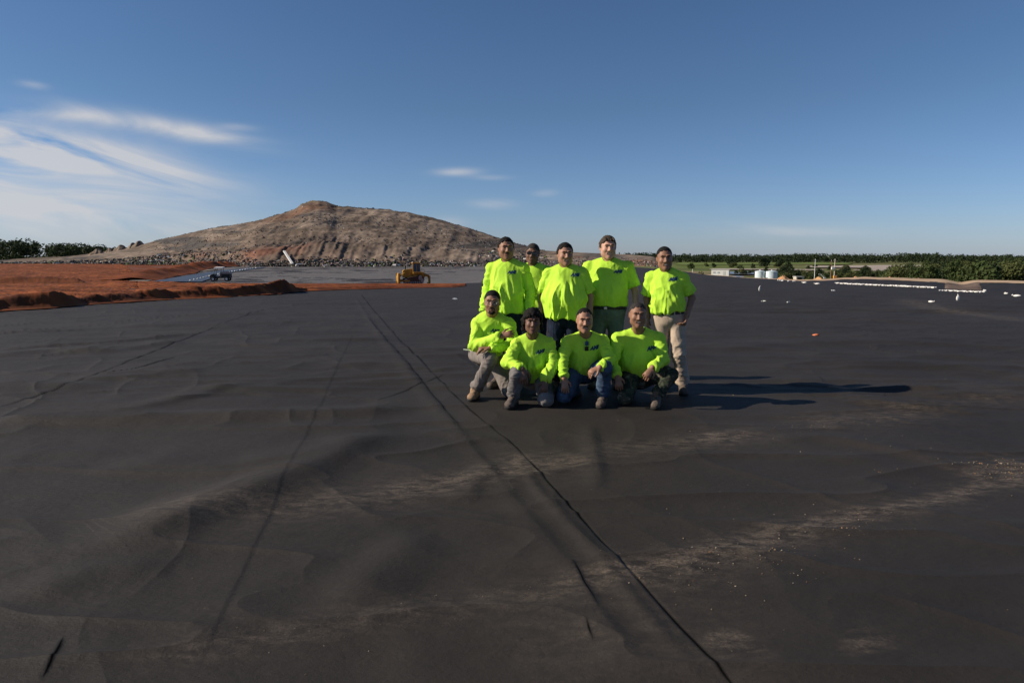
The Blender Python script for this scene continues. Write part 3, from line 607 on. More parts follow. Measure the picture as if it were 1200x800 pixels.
# thicket of small trees right of the cell
protos = [make_tree('broadleaf_tree', 7.0, 6.2, 1500, .30, leafm['mid']), make_tree('broadleaf_tree', 6.2, 6.8, 1500, .30, leafm['olive']), make_tree('broadleaf_tree', 7.6, 5.8, 1500, .30, leafm['dark']),
          make_tree('broadleaf_tree', 6.6, 7.4, 1600, .32, leafm['mid'])]
kind_l = ['mid green bushy tree in the thicket beyond the right rim of the cell', 'olive green spreading tree in the thicket beyond the right rim of the cell', 'dark green tree in the thicket beyond the right rim of the cell', 'broad mid green tree in the thicket beyond the right rim']
first = [True]*4
def put(o_list, k, x, y, z, s, label, cat, group, sz=1.0):
    o = o_list[k]
    if o.get('used'): o = copy_tree(o)
    else: o['used'] = 1
    o.location = (x, y, z); o.scale = (s, s, s*sz); o.rotation_euler[2] = random.uniform(0, 6.28); tag(o, label, cat, group); return o
n = 0
for px0, px1, cnt, ya, yb, top in ((1140, 1215, 16, 125, 170, 309), (1040, 1215, 26, 175, 235, 308), (1085, 1240, 26, 240, 330, 303.5), (1210, 1330, 14, 110, 250, 306), (975, 1050, 8, 225, 280, 317)):
    for i in range(cnt):
        px = px0+(px1-px0)*(i+random.random())/cnt; y = random.uniform(ya, yb); tp = top+random.uniform(-1.5, 4.5)+max(0, (1110-px)*.05)*(top < 315)
        h = CAMZ-(tp-300)/800*y-PLAIN; k = random.randrange(4); s = h/(7.0, 6.2, 7.6, 6.6)[k]
        put(protos, k, tof(px)*y, y, PLAIN, s, kind_l[k], 'tree', 'trees of the thicket on the right'); n += 1
bushp = [make_tree('bush', 2.6, 4.2, 700, .26, leafm['mid'], .06, .08), make_tree('bush', 2.2, 4.8, 700, .26, leafm['olive'], .06, .08), make_tree('bush', 2.9, 4.0, 700, .26, leafm['dark'], .06, .08)]
kb = ['green scrub bush on the plain beyond the cell rim', 'olive scrub bush on the plain beyond the cell rim', 'dark scrub bush on the plain beyond the cell rim']
for px0, px1, cnt, ya, yb in ((915, 1040, 42, 245, 290), (915, 1045, 22, 300, 340), (815, 833, 7, 225, 250), (836, 900, 10, 330, 380), (800, 1000, 13, 420, 620)):
    for i in range(cnt):
        px = px0+(px1-px0)*(i+random.random())/cnt; y = random.uniform(ya, yb); k = random.randrange(3)
        if 826 < px < 870 and y < 345: continue
        s = random.uniform(.45, 1.35)*(1.2 if y > 400 else 1)
        put(bushp, k, tof(px)*y, y, PLAIN, s, kb[k], 'bush', 'scrub bushes on the plain')
for px, y, s, lb in ((857, 640, 2.2, 'lone dark round tree in the pasture above the white trailer'), (894, 600, 2.6, 'dark wide tree at the pasture edge above the tanks'), (915, 590, 2.0, 'dark tree at the pasture edge, right of the wide one')):
    put(bushp, 2, tof(px)*y, y, PLAIN, s, lb, 'tree', None)
for q in protos+bushp:
    if 'used' in q: del q['used']
for o in bpy.data.objects:
    if 'used' in o: del o['used']
# far woods, each one mass
def wood(name, spec, m, label, leaf=.9, per=34):
    VV = []; FF = []; nv = 0
    for (x, y, z, w, h) in spec:
        cl = [(x+random.uniform(-.28, .28)*w, y+random.uniform(-.28, .28)*w, z+h*q, w*random.uniform(.24, .36)) for q in (.25, .45, .55, .7, .78)]
        V, F = leaf_cloud(cl, per, leaf); VV.append(V); FF.append(F+nv); nv += len(V)
        tb = MB().tube((x, y, z-1), (x, y, z+h*.6), .35, .2, 5)
    return tag(mesh_np(name, np.vstack(VV), np.vstack(FF), m, smooth=False), label, 'woodland', kind='stuff')
sp = []
for i in range(1500):
    px = random.uniform(640, 1650); y = random.uniform(900, 1080); hh = 12+3*float(noise2(np.array([px]), np.array([0.]), .02, 4, 3)[0])+random.uniform(-3.2, 2.6)
    sp.append((tof(px)*y, y, PLAIN, random.uniform(8, 13), hh-(1.4 if px > 1100 else 0)))
wood('woodland', sp, leafm['dark'], 'dark tree line along the whole right horizon', 1.25, 46)
sp = []
for i in range(330):
    px = random.uniform(-520, 150); y = random.uniform(395, 470); tp = np.interp(px, [-520, -100, 0, 40, 80, 110, 150], [270, 276, 278, 280, 284.5, 287, 292])
    tp = tp+2.2*float(noise2(np.array([px*1.]), np.array([0.]), .05, 9, 3)[0])+random.uniform(0, 4.5); h = CAMZ+(300-tp)/800*y+3.2
    sp.append((tof(px)*y, y, -3.2, random.uniform(9, 14), h*random.uniform(.95, 1.10)))
wood('woodland', sp, leafm['dark'], 'dark wood on the left horizon beside the mound', .80, 210)
# dirt heaps on the skyline between wood and mound
def heap(px, py_base, Y, w, h, m, name, label, cat, z0, group=None):
    n = 28; V = []; F = []; x0 = tof(px)*Y
    for j in range(9):
        r = w/2*(1-j/8); z = h*(math.sin(j/8*math.pi/2)**.9 if z0 > -6 and w < 12 and 'spoil' in name else (1-math.cos(j/8*math.pi))/2)
        for i in range(n): a = 2*math.pi*i/n; rr = r*(1+.22*math.sin(a*3+px)+.12*math.sin(a*7)); V.append((rr*math.cos(a), rr*math.sin(a), z*(1+.15*math.sin(a*2+j))-(.3 if j == 0 else 0)))
    for j in range(8):
        for i in range(n): F.append((j*n+i, j*n+(i+1) % n, (j+1)*n+(i+1) % n, (j+1)*n+i))
    o = mesh_np(name, V, F, m, loc=(x0, Y, z0)); return tag(o, label, cat, group)
M['tanpile'] = mat('grey_tan_spoil', (.21, .16, .12), .95, .1, .35, .8, bump=.4, bscale=2); M['orpile'] = mat('orange_sand', (.50, .27, .13), .95, .1, .25, .8, bump=.4, bscale=3)
for i, (px, w, h) in enumerate(((116, 7.5, 4.4), (130, 5.5, 4.0), (143, 8.5, 4.6), (157, 7.0, 4.6), (165, 8, 4.9))):
    heap(px, 0, 385, w, h-1.2, M['tanpile'], 'spoil_heap', ['leftmost grey spoil heap at the end of the wood', 'narrow second spoil heap on the left skyline', 'middle spoil heap on the left skyline', 'fourth spoil heap, next to the tall one by the mound', 'tallest spoil heap where the mound slope begins'][i], 'heap', CAMZ+(300-np.interp(tof(px), sk_t, sk_p))/800*385-1.5, 'spoil heaps on the left skyline')
for px, py, w, h, lb in ((919, 326.5, 5.5, 1.3, 'orange sand pile beside the right storage tank'), (961, 327.5, 5.0, 1.1, 'pinkish sand pile left of the twin poles'), (1004, 328.8, 3.2, .75, 'orange sand pile right of the twin poles'), (1044, 329.8, 2.9, .70, 'orange sand pile left of the ramp through the rim'), (1078, 331.5, 2.6, .62, 'orange sand pile nearest the dirt ramp'), (1138, 331.5, 3.4, .5, 'low pale sand pile right of the dirt ramp')):
    t = tof(px); Y = float(edgeY(t)+6.5*rimw(t)); rz_ = float(rim_z(np.array([t]), np.array([2.5]), np.array([t*Y]), np.array([Y]))[0])
    sc = 1.0; heap(px, 0, Y, w*Y/90*.42, h*Y/100*.55, M['orpile'], 'sand_pile', lb, 'sand pile', rz_-.15, 'sand piles on the haul road')

# ================================================================== machines and structures
M['yellow'] = mat('yellow_paint', (.36, .17, .015), .6, .3, .35, 1.2, (.52, .27, .03)); M['track'] = mat('dusty_steel_track', (.07, .035, .022), .8, .3, .4, 4)
M['cabg'] = mat('cab_glass', (.02, .06, .11), .12, .6); M['blk'] = mat('black_plastic', (.02, .02, .022), .6, .3, .2, 5); M['wht'] = mat('white_panel', (.72, .70, .66), .6, .3, .08, .8)
M['steel'] = mat('worn_steel', (.25, .24, .23), .45, .4, .3, 5, metal=.6); M['rust'] = mat('rusty_red_steel', (.22, .06, .04), .8, .2, .3, 2)
def dozer(loc, rz, s):
    r = empty('bulldozer', loc, rz, 'yellow crawler bulldozer standing on the red dirt strip below the mound', 'bulldozer'); r.scale = (s*.70, s*.85, s)
    # local: front (blade) towards -x
    for y in (-.95, .95):
        b = MB(); pts = [(-1.55, .12), (-1.75, .35), (-1.65, .62), (-.4, .86), (1.0, 1.02), (1.55, .85), (1.7, .5), (1.5, .12), (0, .0)]
        b.prism(pts, y-.25, y+.25)
        for i in range(17): b.box((-1.5+i*.185, y, .03), (.09, .54, .07))
        t = b.build('track', M['track'], r, .02)
        w = MB()
        for x, z, q in ((-1.35, .38, .27), (1.0, .72, .30), (1.35, .38, .26)): w.tube((x, y-.285, z), (x, y+.285, z), q, n=16)
        for i in range(6): w.tube((-.9+i*.36, y-.27, .2), (-.9+i*.36, y+.27, .2), .13, n=12)
        w.build('roller', M['steel'], t)
    b = MB(); b.prism([(-1.75, .75), (-1.8, 1.45), (-1.65, 1.62), (-.2, 1.78), (-.1, .75)], -.48, .48); b.prism([(-.1, .7), (-.1, 1.30), (1.75, 1.30), (1.85, .8), (1.6, .6)], -.62, .62)
    b.box((.7, -.86, 1.28), (1.7, .46, .22)); b.box((.7, .86, 1.28), (1.7, .46, .22)); b.build('body', M['yellow'], r, .03)
    g = MB()
    for i in range(6): g.box((-1.80, 0, .85+i*.1), (.05, .8, .04))
    g.build('grille', M['blk'], r)
    c = MB(); c.prism([(-.15, 1.3), (-.05, 2.35), (1.05, 2.35), (1.15, 1.3)], -.58, .58); cab = c.build('cab', M['cabg'], r, .03)
    f = MB()
    for x in (-.12, .5, 1.08):
        for y in (-.6, .6): f.tube((x, y, 1.3), (x+(.06 if x < 0 else -.04 if x > 1 else 0), y, 2.4), .05, n=6)
    f.build('cab_pillar', M['yellow'], cab)
    MB().box((.5, 0, 2.42), (1.45, 1.36, .12)).build('roof', M['yellow'], r, .04)
    e = MB(); e.tube((-1.0, .25, 1.6), (-1.0, .25, 2.35), .07, n=10); e.tube((-1.0, .25, 2.35), (-1.1, .25, 2.5), .07, .06, n=10); e.build('exhaust_pipe', M['steel'], r)
    k = MB(); k.tube((-1.3, -.2, 1.6), (-1.3, -.2, 1.95), .11, n=10); k.tube((-1.3, -.2, 1.95), (-1.3, -.2, 2.05), .15, n=10); k.build('air_intake', M['blk'], r)
    bl = MB(); pts = [(-2.45, .02), (-2.62, .3), (-2.66, .75), (-2.50, 1.25), (-2.42, 1.25), (-2.55, .75), (-2.50, .35), (-2.36, .02)]; bl.prism(pts, -1.55, 1.55)
    bl.box((-2.50, -1.57, .62), (.34, .05, 1.25)); bl.box((-2.50, 1.57, .62), (.34, .05, 1.25)); bld = bl.build('blade', M['yellow'], r, .015)
    MB().box((-2.42, 0, .05), (.1, 3.15, .16)).build('cutting_edge', M['steel'], bld)
    a = MB()
    for y in (-.7, .7): a.box((-1.6, y*1.72, .38), (1.8, .14, .2)); a.tube((-1.5, y*.75, 1.3), (-2.4, y*.75, .8), .06, n=8)
    a.build('push_arm', M['yellow'], r)
    rp = MB(); rp.box((2.2, 0, .95), (.7, 1.3, .22)); rp.box((2.6, 0, .8), (.25, 1.8, .28))
    for y in (-.7, 0, .7): rp.box((2.68, y, .45), (.16, .09, .9)); rp.box((2.55, y, .05), (.4, .09, .12), ry=.3)
    for y in (-.35, .35): rp.tube((1.7, y, 1.25), (2.5, y, .95), .06, n=8)
    rp.build('ripper', M['yellow'], r, .01)
    rl = MB(); rl.tube((1.2, -.8, 1.4), (1.2, -.8, 1.75), .025, n=6); rl.tube((1.75, -.8, 1.35), (1.75, -.8, 1.65), .025, n=6); rl.tube((1.2, -.8, 1.75), (1.75, -.8, 1.65), .025, n=6)
    rl.build('handrail', M['steel'], r)
    for x, y in ((-.1, -.45), (-.1, .45), (1.15, 0)): MB().box((x, y, 2.52), (.1, .18, .12)).build('work_lamp', M['wht'], r)
    return r
def red_height(px, Y): T = np.array([tof(px)]); X = T*Y; K = np.log(Y/red_near(T))/np.log(red_far(T)/red_near(T)); return float(red_z(T, K, X, np.array([float(Y)]))[0])
dozer((tof(484)*93, 93, red_height(484, 93)-.04), R(14), 1.16)

def utv(loc, rz):
    r = empty('utility_vehicle', loc, rz, 'dark utility vehicle with a white roof parked by the blue sheet', 'vehicle')
    b = MB(); b.prism([(-1.35, .40), (-1.4, .75), (-1.1, .95), (-.75, .98), (-.6, .62), (.1, .60), (.2, 1.0), (1.35, 1.0), (1.38, .45)], -.62, .62); b.build('body', M['blk'], r, .04)
    bed = MB(); bed.box((.8, 0, 1.02), (1.1, 1.3, .06)); bed.box((.8, -.64, 1.15), (1.1, .05, .26)); bed.box((.8, .64, 1.15), (1.1, .05, .26)); bed.box((1.34, 0, 1.15), (.05, 1.3, .26)); bed.build('cargo_bed', M['steel'], r)
    st = MB()
    for x in (-.25,): st.box((x, 0, .72), (.5, 1.1, .16)); st.box((x+.28, 0, 1.02), (.12, 1.1, .5), ry=.15)
    st.build('seat', mat('grey_vinyl', (.3, .3, .32), .6), r, .03)
    f = MB()
    for y in (-.58, .58):
        f.tube((-.85, y, .95), (-.55, y, 1.72), .03, n=8); f.tube((.18, y, 1.0), (.22, y, 1.72), .03, n=8)
    f.tube((-.55, -.58, 1.72), (-.55, .58, 1.72), .03, n=8); f.build('roll_cage', M['blk'], r)
    MB().box((-.17, 0, 1.80), (1.15, 1.34, .15), rx=.05).build('roof', M['wht'], r, .03)
    sw = MB()
    for i in range(14):
        a, b_ = i*2*math.pi/14, (i+1)*2*math.pi/14; g = lambda q: (-.52+.05*math.sin(q), -.28+.17*math.cos(q), 1.05+.15*math.sin(q)); sw.tube(g(a), g(b_), .015, n=6)
    sw.build('steering_wheel', M['blk'], r)
    for x in (-.92, .92):
        for y in (-.64, .64):
            w = MB(); w.tube((x, y-.13, .32), (x, y+.13, .32), .32, n=20); wo_ = w.build('wheel', M['sole'], r, .04)
            MB().tube((x, y-.14, .32), (x, y+.14, .32), .16, n=12).build('rim', M['wht'], wo_)
    for y in (-.4, .4): MB().tube((-1.44, y, .72), (-1.34, y, .74), .09, n=12).build('headlight', M['wht'], r)
g = ground_at(258, 329.2); g = (tof(258)*103, 103, float(G(tof(258)*103, 103))+.14); utv(g, R(8)); bpy.data.objects['utility_vehicle'].scale = (1.05, 1.05, 1.12)

def on_plain(px, Y, z=PLAIN): return (tof(px)*Y, Y, z)
def trailer():
    r = empty('office_trailer', on_plain(845, 292, PLAIN+.1), R(-24), 'long white office trailer with a grey end wall beyond the cell rim', 'trailer')
    MB().box((0, 0, 1.55), (5.9, 2.6, 2.5)).build('wall', M['wht'], r, .05)
    MB().prism([(-3.05, 2.8), (-3.05, 2.9), (0, 3.02), (3.05, 2.9), (3.05, 2.8)], -1.4, 1.4).build('roof', mat('grey_roof_sheet', (.45, .43, .42), .6), r)
    d = MB().box((1.3, -1.32, 1.35), (.85, .05, 2.0)).build('door', mat('pale_door', (.55, .54, .52), .6), r); MB().box((1.62, -1.36, 1.35), (.06, .05, .14)).build('handle', M['steel'], d)
    for x in (-2.0, -.5): w = MB().box((x, -1.32, 1.85), (.8, .04, .6)).build('window', mat('pale_pane', (.40, .42, .44), .3), r)
    MB().box((0, 0, .2), (5.6, 2.3, .3)).build('skirting', M['steel'], r)
trailer(); bpy.data.objects['office_trailer'].scale = (1.22, 1.2, 1.18)
tankm = mat('pale_blue_tank', (.55, .66, .70), .6, .3, .12, .4, (.74, .79, .80))
for px, Y, rr, hh, lb in ((891.3, 252, 1.75, 3.35, 'left of the two pale blue storage tanks, the narrower one'), (905.0, 250, 2.0, 3.35, 'right of the two pale blue storage tanks, the wider one')):
    r = empty('storage_tank', on_plain(px, Y, PLAIN+.2), 0, lb, 'tank', 'pale storage tanks')
    sh = MB().lathe([(rr, 0), (rr, .02)]+[(rr+(.015 if i % 2 else 0), hh*i/14) for i in range(1, 15)], 32).build('shell', tankm, r, smooth=False)
    MB().lathe([(rr+.05, hh), (rr+.05, hh+.08), (rr*.5, hh+.32), (.25, hh+.42)], 32).build('roof', tankm, r)
    MB().lathe([(.28, hh+.40), (.28, hh+.60), (.1, hh+.66)], 14).build('hatch', M['wht'], r)
    ld = MB()
    for dx in (-.2, .2): ld.tube((dx, -rr-.15, 0), (dx, -rr-.15, hh+.2), .03, n=5)
    for i in range(10): ld.tube((-.2, -rr-.15, .3+i*.33), (.2, -rr-.15, .3+i*.33), .02, n=5)
    ld.build('ladder', M['steel'], r)
    MB().lathe([(rr+.3, -.3), (rr+.3, .0)], 32).build('base', M['flat'], r)
r = empty('pump_house', on_plain(898, 247, PLAIN+.2), 0, 'small white box standing between the two storage tanks', 'pump box')
MB().box((0, 0, .6), (1.2, 1.1, 1.2)).build('wall', M['wht'], r, .03); MB().box((0, 0, 1.24), (1.35, 1.25, .08)).build('lid', M['steel'], r)
def shed():
    r = empty('pipe_shelter', on_plain(937, 205, PLAIN+1.55), R(12), 'small beige shelter with a dark square opening at the cell rim', 'shelter')
    b = MB(); b.box((-1.05, 0, .75), (.5, 1.6, 1.5)); b.box((1.0, 0, .75), (.55, 1.6, 1.5)); b.box((0, 0, 1.42), (1.62, 1.6, .16)); b.box((0, .7, .7), (1.6, .1, 1.3)); b.build('wall', mat('beige_concrete', (.5, .43, .35), .8, .2, .15, 1), r, .03)
    MB().prism([(-1.5, 1.5), (-1.4, 1.62), (1.35, 1.62), (1.45, 1.5)], -.9, .9).build('roof', M['wht'], r); MB().box((0, .1, .6), (1.55, .9, 1.2)).build('opening', M['blk'], r)
shed()
def pole(px, Y, ztop_py, z0, m, label, lamp=False, rad=.11):
    h = CAMZ-(ztop_py-300)/800*Y-z0; r = empty('utility_pole', on_plain(px, Y, z0), 0, label, 'pole')
    MB().tube((0, 0, 0), (0, 0, h), rad, rad*.7, 10).build('post', m, r); MB().box((0, 0, h-.25), (1.0, .1, .1)).build('crossarm', m, r)
    MB().lathe([(.08, h), (.06, h+.15), (.02, h+.2)], 10).build('insulator', M['wht'], r)
    if lamp: q = MB(); q.box((-.45, 0, h*.66), (.9, .5, .75)); q.build('equipment_box', M['wht'], r, .03)
pole(955.5, 215, 304, PLAIN+.8, M['wht'], 'thin white pole standing alone left of the twin poles', rad=.10)
pole(974.5, 205, 305.5, PLAIN+.6, mat('brown_wood_pole', (.28, .16, .10), .9, .1, .3, 2), 'brown wooden pole, left of the twin poles')
pole(978.6, 200, 304, PLAIN+.8, mat('pale_wood_pole', (.60, .52, .42), .8, .1, .2, 2), 'pale pole of the twin poles carrying a white equipment box', True, .13)
r = empty('loading_boom', on_plain(974, 198, PLAIN+1.0), 0, 'white jointed loading boom reaching left from the twin poles', 'boom')
MB().tube((0, 0, 0), (-1.6, 0, 1.9), .12, n=8).build('lower_arm', M['steel'], r); MB().tube((-1.6, 0, 1.9), (-2.7, 0, 2.9), .13, n=8).tube((-2.7, 0, 2.9), (-3.4, 0, 3.0), .08, n=8).build('upper_arm', M['wht'], r)
MB().box((-1.6, 0, 1.95), (.6, .3, .35)).build('elbow_joint', M['wht'], r, .03)
r = empty('fuel_box', on_plain(979.6, 110, -1.3), 0, 'small orange equipment box at the foot of the twin poles', 'box')
t = tof(979.6); Yb = float(edgeY(t))+6; r.location = (t*Yb, Yb, float(rim_z(np.array([t]), np.array([2.5]), np.array([t*Yb]), np.array([Yb]))[0])); k = Yb/200
k *= .5; MB().box((0, 0, .45*k*2), (1.3*k*1.4, .9*k, .95*k*1.6)).build('cabinet', mat('orange_paint', (.62, .30, .06), .6), r, .01); MB().box((0, 0, 1.72*k), (1.4*k*1.4, 1.0*k, .08*k)).build('lid', M['wht'], r)
r = empty('red_container', on_plain(807, 190, PLAIN+2.9), R(10), 'rust red open container behind the rightmost standing man', 'container')
b = MB()
for i in range(9): b.box((-1.2+i*.3, -.9, .85), (.16, .06, 1.5))
b.box((0, -.84, .85), (2.6, .05, 1.55)); b.box((0, .84, .85), (2.6, .05, 1.55)); b.box((-1.3, 0, .85), (.05, 1.7, 1.55)); b.box((1.3, 0, .85), (.05, 1.7, 1.55)); b.build('side_panel', M['rust'], r); MB().box((0, 0, .05), (2.7, 1.75, .12)).build('floor', M['rust'], r)
MB().tube((tof(812)*190, 190, PLAIN+2.6), (tof(812)*190, 190, PLAIN+5.6), .07, n=8).build('marker_post', M['wht']); tag(bpy.data.objects['marker_post'], 'thin white marker post beside the rust red container', 'post')
# pipe leaning at the foot of the mound
def beam(name, a, b, w, label, m):
    a = Vector(a); b = Vector(b); L = (b-a).length; o = MB().box((0, 0, 0), (w, w*.45, L)).build(name, m, None, .03); o.location = (a+b)/2; o.rotation_euler = (b-a).to_track_quat('Z', 'Y').to_euler(); return tag(o, label, 'panel')
A = mound_pt(344, .02); B = mound_pt(335, .13); beam('white_panel', (A[0], A[1]-1.5, A[2]+.2), (B[0], B[1]-1.5, B[2]+.5), .85, 'long white panel leaning on the foot of the mound', M['wht'])
A = mound_pt(349, .012); beam('fallen_panel', (A[0], A[1]-1.6, A[2]+.5), (A[0]+2.3, A[1]-1.5, A[2]+.6), .7, 'short white panel lying right of the leaning one', M['wht'])

# ---------------- sandbags
M['bag'] = mat('white_woven_bag', (.68, .66, .62), .8, .2, .15, 8, bump=.3, bscale=60)
def make_bag(upright=False):
    r = empty('sandbag', (0, 0, 0)); V = []; F = []; n = 16; m = 11
    for j in range(m):
        u = j/(m-1); rr = .19*math.sin(math.pi*min(1, .06+u*.90))**.55; x = -.27+.54*u
        for i in range(n):
            a = 2*math.pi*i/n; q = 1+.10*math.sin(3*a+4*u)+.06*math.sin(7*a+9*u); V.append((x, rr*math.cos(a)*q, .10+rr*.55*math.sin(a)*q))
    for j in range(m-1):
        for i in range(n): F.append((j*n+i, j*n+(i+1) % n, (j+1)*n+(i+1) % n, (j+1)*n+i))
    F += [tuple(range(n-1, -1, -1)), tuple((m-1)*n+i for i in range(n))]
    mesh_np('bag', V, F, M['bag'], r); t = MB(); t.tube((.25, 0, .1), (.29, 0, .12), .035, .028, 8); t.tube((.29, 0, .12), (.38, 0, .17), .028, .07, 8); t.build('tied_neck', M['bag'], r, smooth=True)
    return r
bag0 = make_bag(); used = False
def bag(px, py, label, group, s=1.0, rot=None, stand=False, Y=None, dz=0.):
    global used
    g = ground_at(px, py) if Y is None else np.array([tof(px)*Y, Y, float(G(tof(px)*Y, Y))]); o = bag0 if not used else copy_tree(bag0); used = True
    if o is not bag0:
        pass
    o.location = (g[0], g[1], g[2]+dz); s *= .50; o.scale = (s,)*3; o.rotation_euler = (0, R(-90) if stand else 0, random.uniform(0, 6.28) if rot is None else rot)
    if stand: o.location.z += .25*s
    return tag(o, label, 'sandbag', group)
for i in range(64):
    t = np.interp(i/63., [0, 1], [tof(984), tof(1098)])+random.uniform(-.0005, .0005); Y = float(edgeY(t))-.5+random.uniform(-.15, .15)
    bag(600+t*1.007*800, 0, 'white sandbag in the close row along the foot of the right rim', 'sandbags along the right rim', random.uniform(.8, 1.1), Y=Y)
for i in range(20):
    px = lerp(1102, 1152, i/19); py = lerp(341.2, 343.2, i/19)+random.uniform(-.15, .15); bag(px, py, 'white sandbag in the line right of the dirt ramp', 'sandbags right of the ramp', random.uniform(.6, .9))
for px, py, s, st, lb in ((889, 341, .85, True, 'upright white sandbag standing alone on the black sheet below the tanks'), (1123, 352, .75, True, 'tall white sandbag standing alone on the black sheet below the ramp'),
                      (1091, 354.5, .75, False, 'small crumpled bag left of the tall standing one'), (1154, 341.5, .9, False, 'bluish white bag at the end of the sandbag line'), (1179, 345, .9, False, 'white bag near the right picture edge, left of the last one'),
                      (1192, 348, 1.05, False, 'last white bag at the right picture edge'), (977, 341.5, .8, False, 'small lone bag below the twin poles'), (958, 333.5, 1.2, False, 'white bag below the thin lone pole'), (943, 332, 1.1, False, 'white bag below the beige shelter'),
                      (931, 330.5, 1.1, False, 'white bag left of the one below the beige shelter'), (914, 329.6, 1.3, False, 'left bag of the pair below the orange sand pile'), (917, 329.8, 1.2, False, 'right bag of the pair below the orange sand pile'), (924, 330, .9, False, 'small bag right of the pair below the sand pile')):
    bag(px, py, lb, 'scattered sandbags on the black sheet', s, stand=st)
for i in range(24):
    f = i/23; px = lerp(223, 300, f**.9); py = np.interp(px, [223, 262, 300], [330.0, 320.5, 314.6]); g = ground_at(px, py)
    bag(px, py, 'white sandbag in the row along the blue sheet', 'sandbags along the blue sheet', 1.4+.9*f, dz=.12)
for px, py, sc, lb in ((893, 353.5, .16, 'left scrap of paper on the sheet below the standing bag'), (896, 353.8, .22, 'right scrap of paper on the sheet below the standing bag'), (532, 351, .42, 'crumpled paper cup left of the group'), (924, 355, .25, 'flat pale scrap right of the paper scraps'), (955, 394, .20, 'orange scrap lying right of the group')):
    g = ground_at(px, py); V = rng.normal(size=(24, 3))*np.array([.13, .1, .05])*sc*1.3
    bm = bmesh.new(); [bm.verts.new(v) for v in V]; bmesh.ops.convex_hull(bm, input=bm.verts); me = bpy.data.meshes.new('paper_scrap'); bm.to_mesh(me); bm.free()
    me.materials.append(M['wht'] if 'orange' not in lb else mat('orange_plastic', (.6, .18, .08), .6)); o = bpy.data.objects.new('paper_scrap', me); o.location = (g[0], g[1], g[2]+.05*sc+.02); link(o); tag(o, lb, 'litter')
# grit left by boots and tyres
it = []
gm = [mat('grit_pale', (.26, .21, .155), .9, .2, .3, 9), mat('grit_sand', (.16, .115, .07), .9, .2, .3, 9), mat('grit_orange', (.26, .13, .065), .9, .2, .3, 9)]
def near_z(x, y):
    row = np.searchsorted(LY[:, 600], y); row = min(max(row, 1), LY.shape[0]-1); tx = x/max(y, 2); c = np.searchsorted(LX[row]/np.maximum(LY[row], 2), tx); c = min(max(c, 1), LX.shape[1]-1)
    return float(max(LZ[row, c], LZ[row-1, c-1]))
for (pts, n_, spr, s0, s1) in ((((780, 678), (860, 662), (930, 645), (1050, 605)), 170, .16, .005, .014), (((1150, 556), (1200, 546)), 120, .12, .006, .02), (((700, 628), (850, 600), (1000, 590)), 50, .35, .004, .010),
                              (((0, 700), (400, 640), (900, 720)), 60, 1.0, .003, .009), (((270, 752), (560, 705), (740, 670)), 70, .10, .003, .008), (((830, 510), (990, 488)), 60, .2, .005, .012), (((380, 380), (1150, 420)), 60, 3.0, .006, .02),
                              (((1000, 500), (1150, 580)), 60, .5, .005, .012), (((300, 598), (480, 572), (660, 538)), 50, .15, .004, .009)):
    l = px_line(pts, 40)
    for i in range(int(n_*.9)):
        a = l[random.randrange(len(l))]; x = a[0]+random.gauss(0, spr); y = max(1.5, a[1]+random.gauss(0, spr)); s = random.uniform(s0, s1)*.62
        it.append((x, y, near_z(x, y)+s*.2, s, random.choices((0, 1, 2), (.35, .55, .1))[0]))
chunks('grit', it, gm, 'pale grit and crumbs of soil scattered over the black sheet', 'grit')
#PEOPLE
# ================================================================== people: bodies and clothes grown from smooth distance fields
def vv(*a): return np.array(a, float)
def nrm(v): v = np.asarray(v, float); return v/max(np.linalg.norm(v), 1e-9)
def d_cone(X, Y, Z, a, b, ra, rb, flat=None, fr=1.0, cut=None):
    a = np.asarray(a, float); b = np.asarray(b, float); ab = b-a; L2 = max(ab@ab, 1e-9); px, py, pz = X-a[0], Y-a[1], Z-a[2]
    t = np.clip((px*ab[0]+py*ab[1]+pz*ab[2])/L2, 0, 1); qx, qy, qz = px-ab[0]*t, py-ab[1]*t, pz-ab[2]*t
    if flat is not None: k = (qx*flat[0]+qy*flat[1]+qz*flat[2])*(fr-1); qx = qx+flat[0]*k; qy = qy+flat[1]*k; qz = qz+flat[2]*k
    d = np.sqrt(qx*qx+qy*qy+qz*qz)-(ra+(rb-ra)*t)
    if cut is not None: n = ab/math.sqrt(L2); d = np.maximum(d, (X-b[0])*n[0]+(Y-b[1])*n[1]+(Z-b[2])*n[2]-cut)
    return d
def d_ell(X, Y, Z, c, r, Rm=None):
    px, py, pz = X-c[0], Y-c[1], Z-c[2]
    if Rm is not None: px, py, pz = [Rm[0, i]*px+Rm[1, i]*py+Rm[2, i]*pz for i in range(3)]
    k0 = np.sqrt((px/r[0])**2+(py/r[1])**2+(pz/r[2])**2); k1 = np.sqrt((px/r[0]**2)**2+(py/r[1]**2)**2+(pz/r[2]**2)**2)
    return k0*(k0-1)/np.maximum(k1, 1e-6)
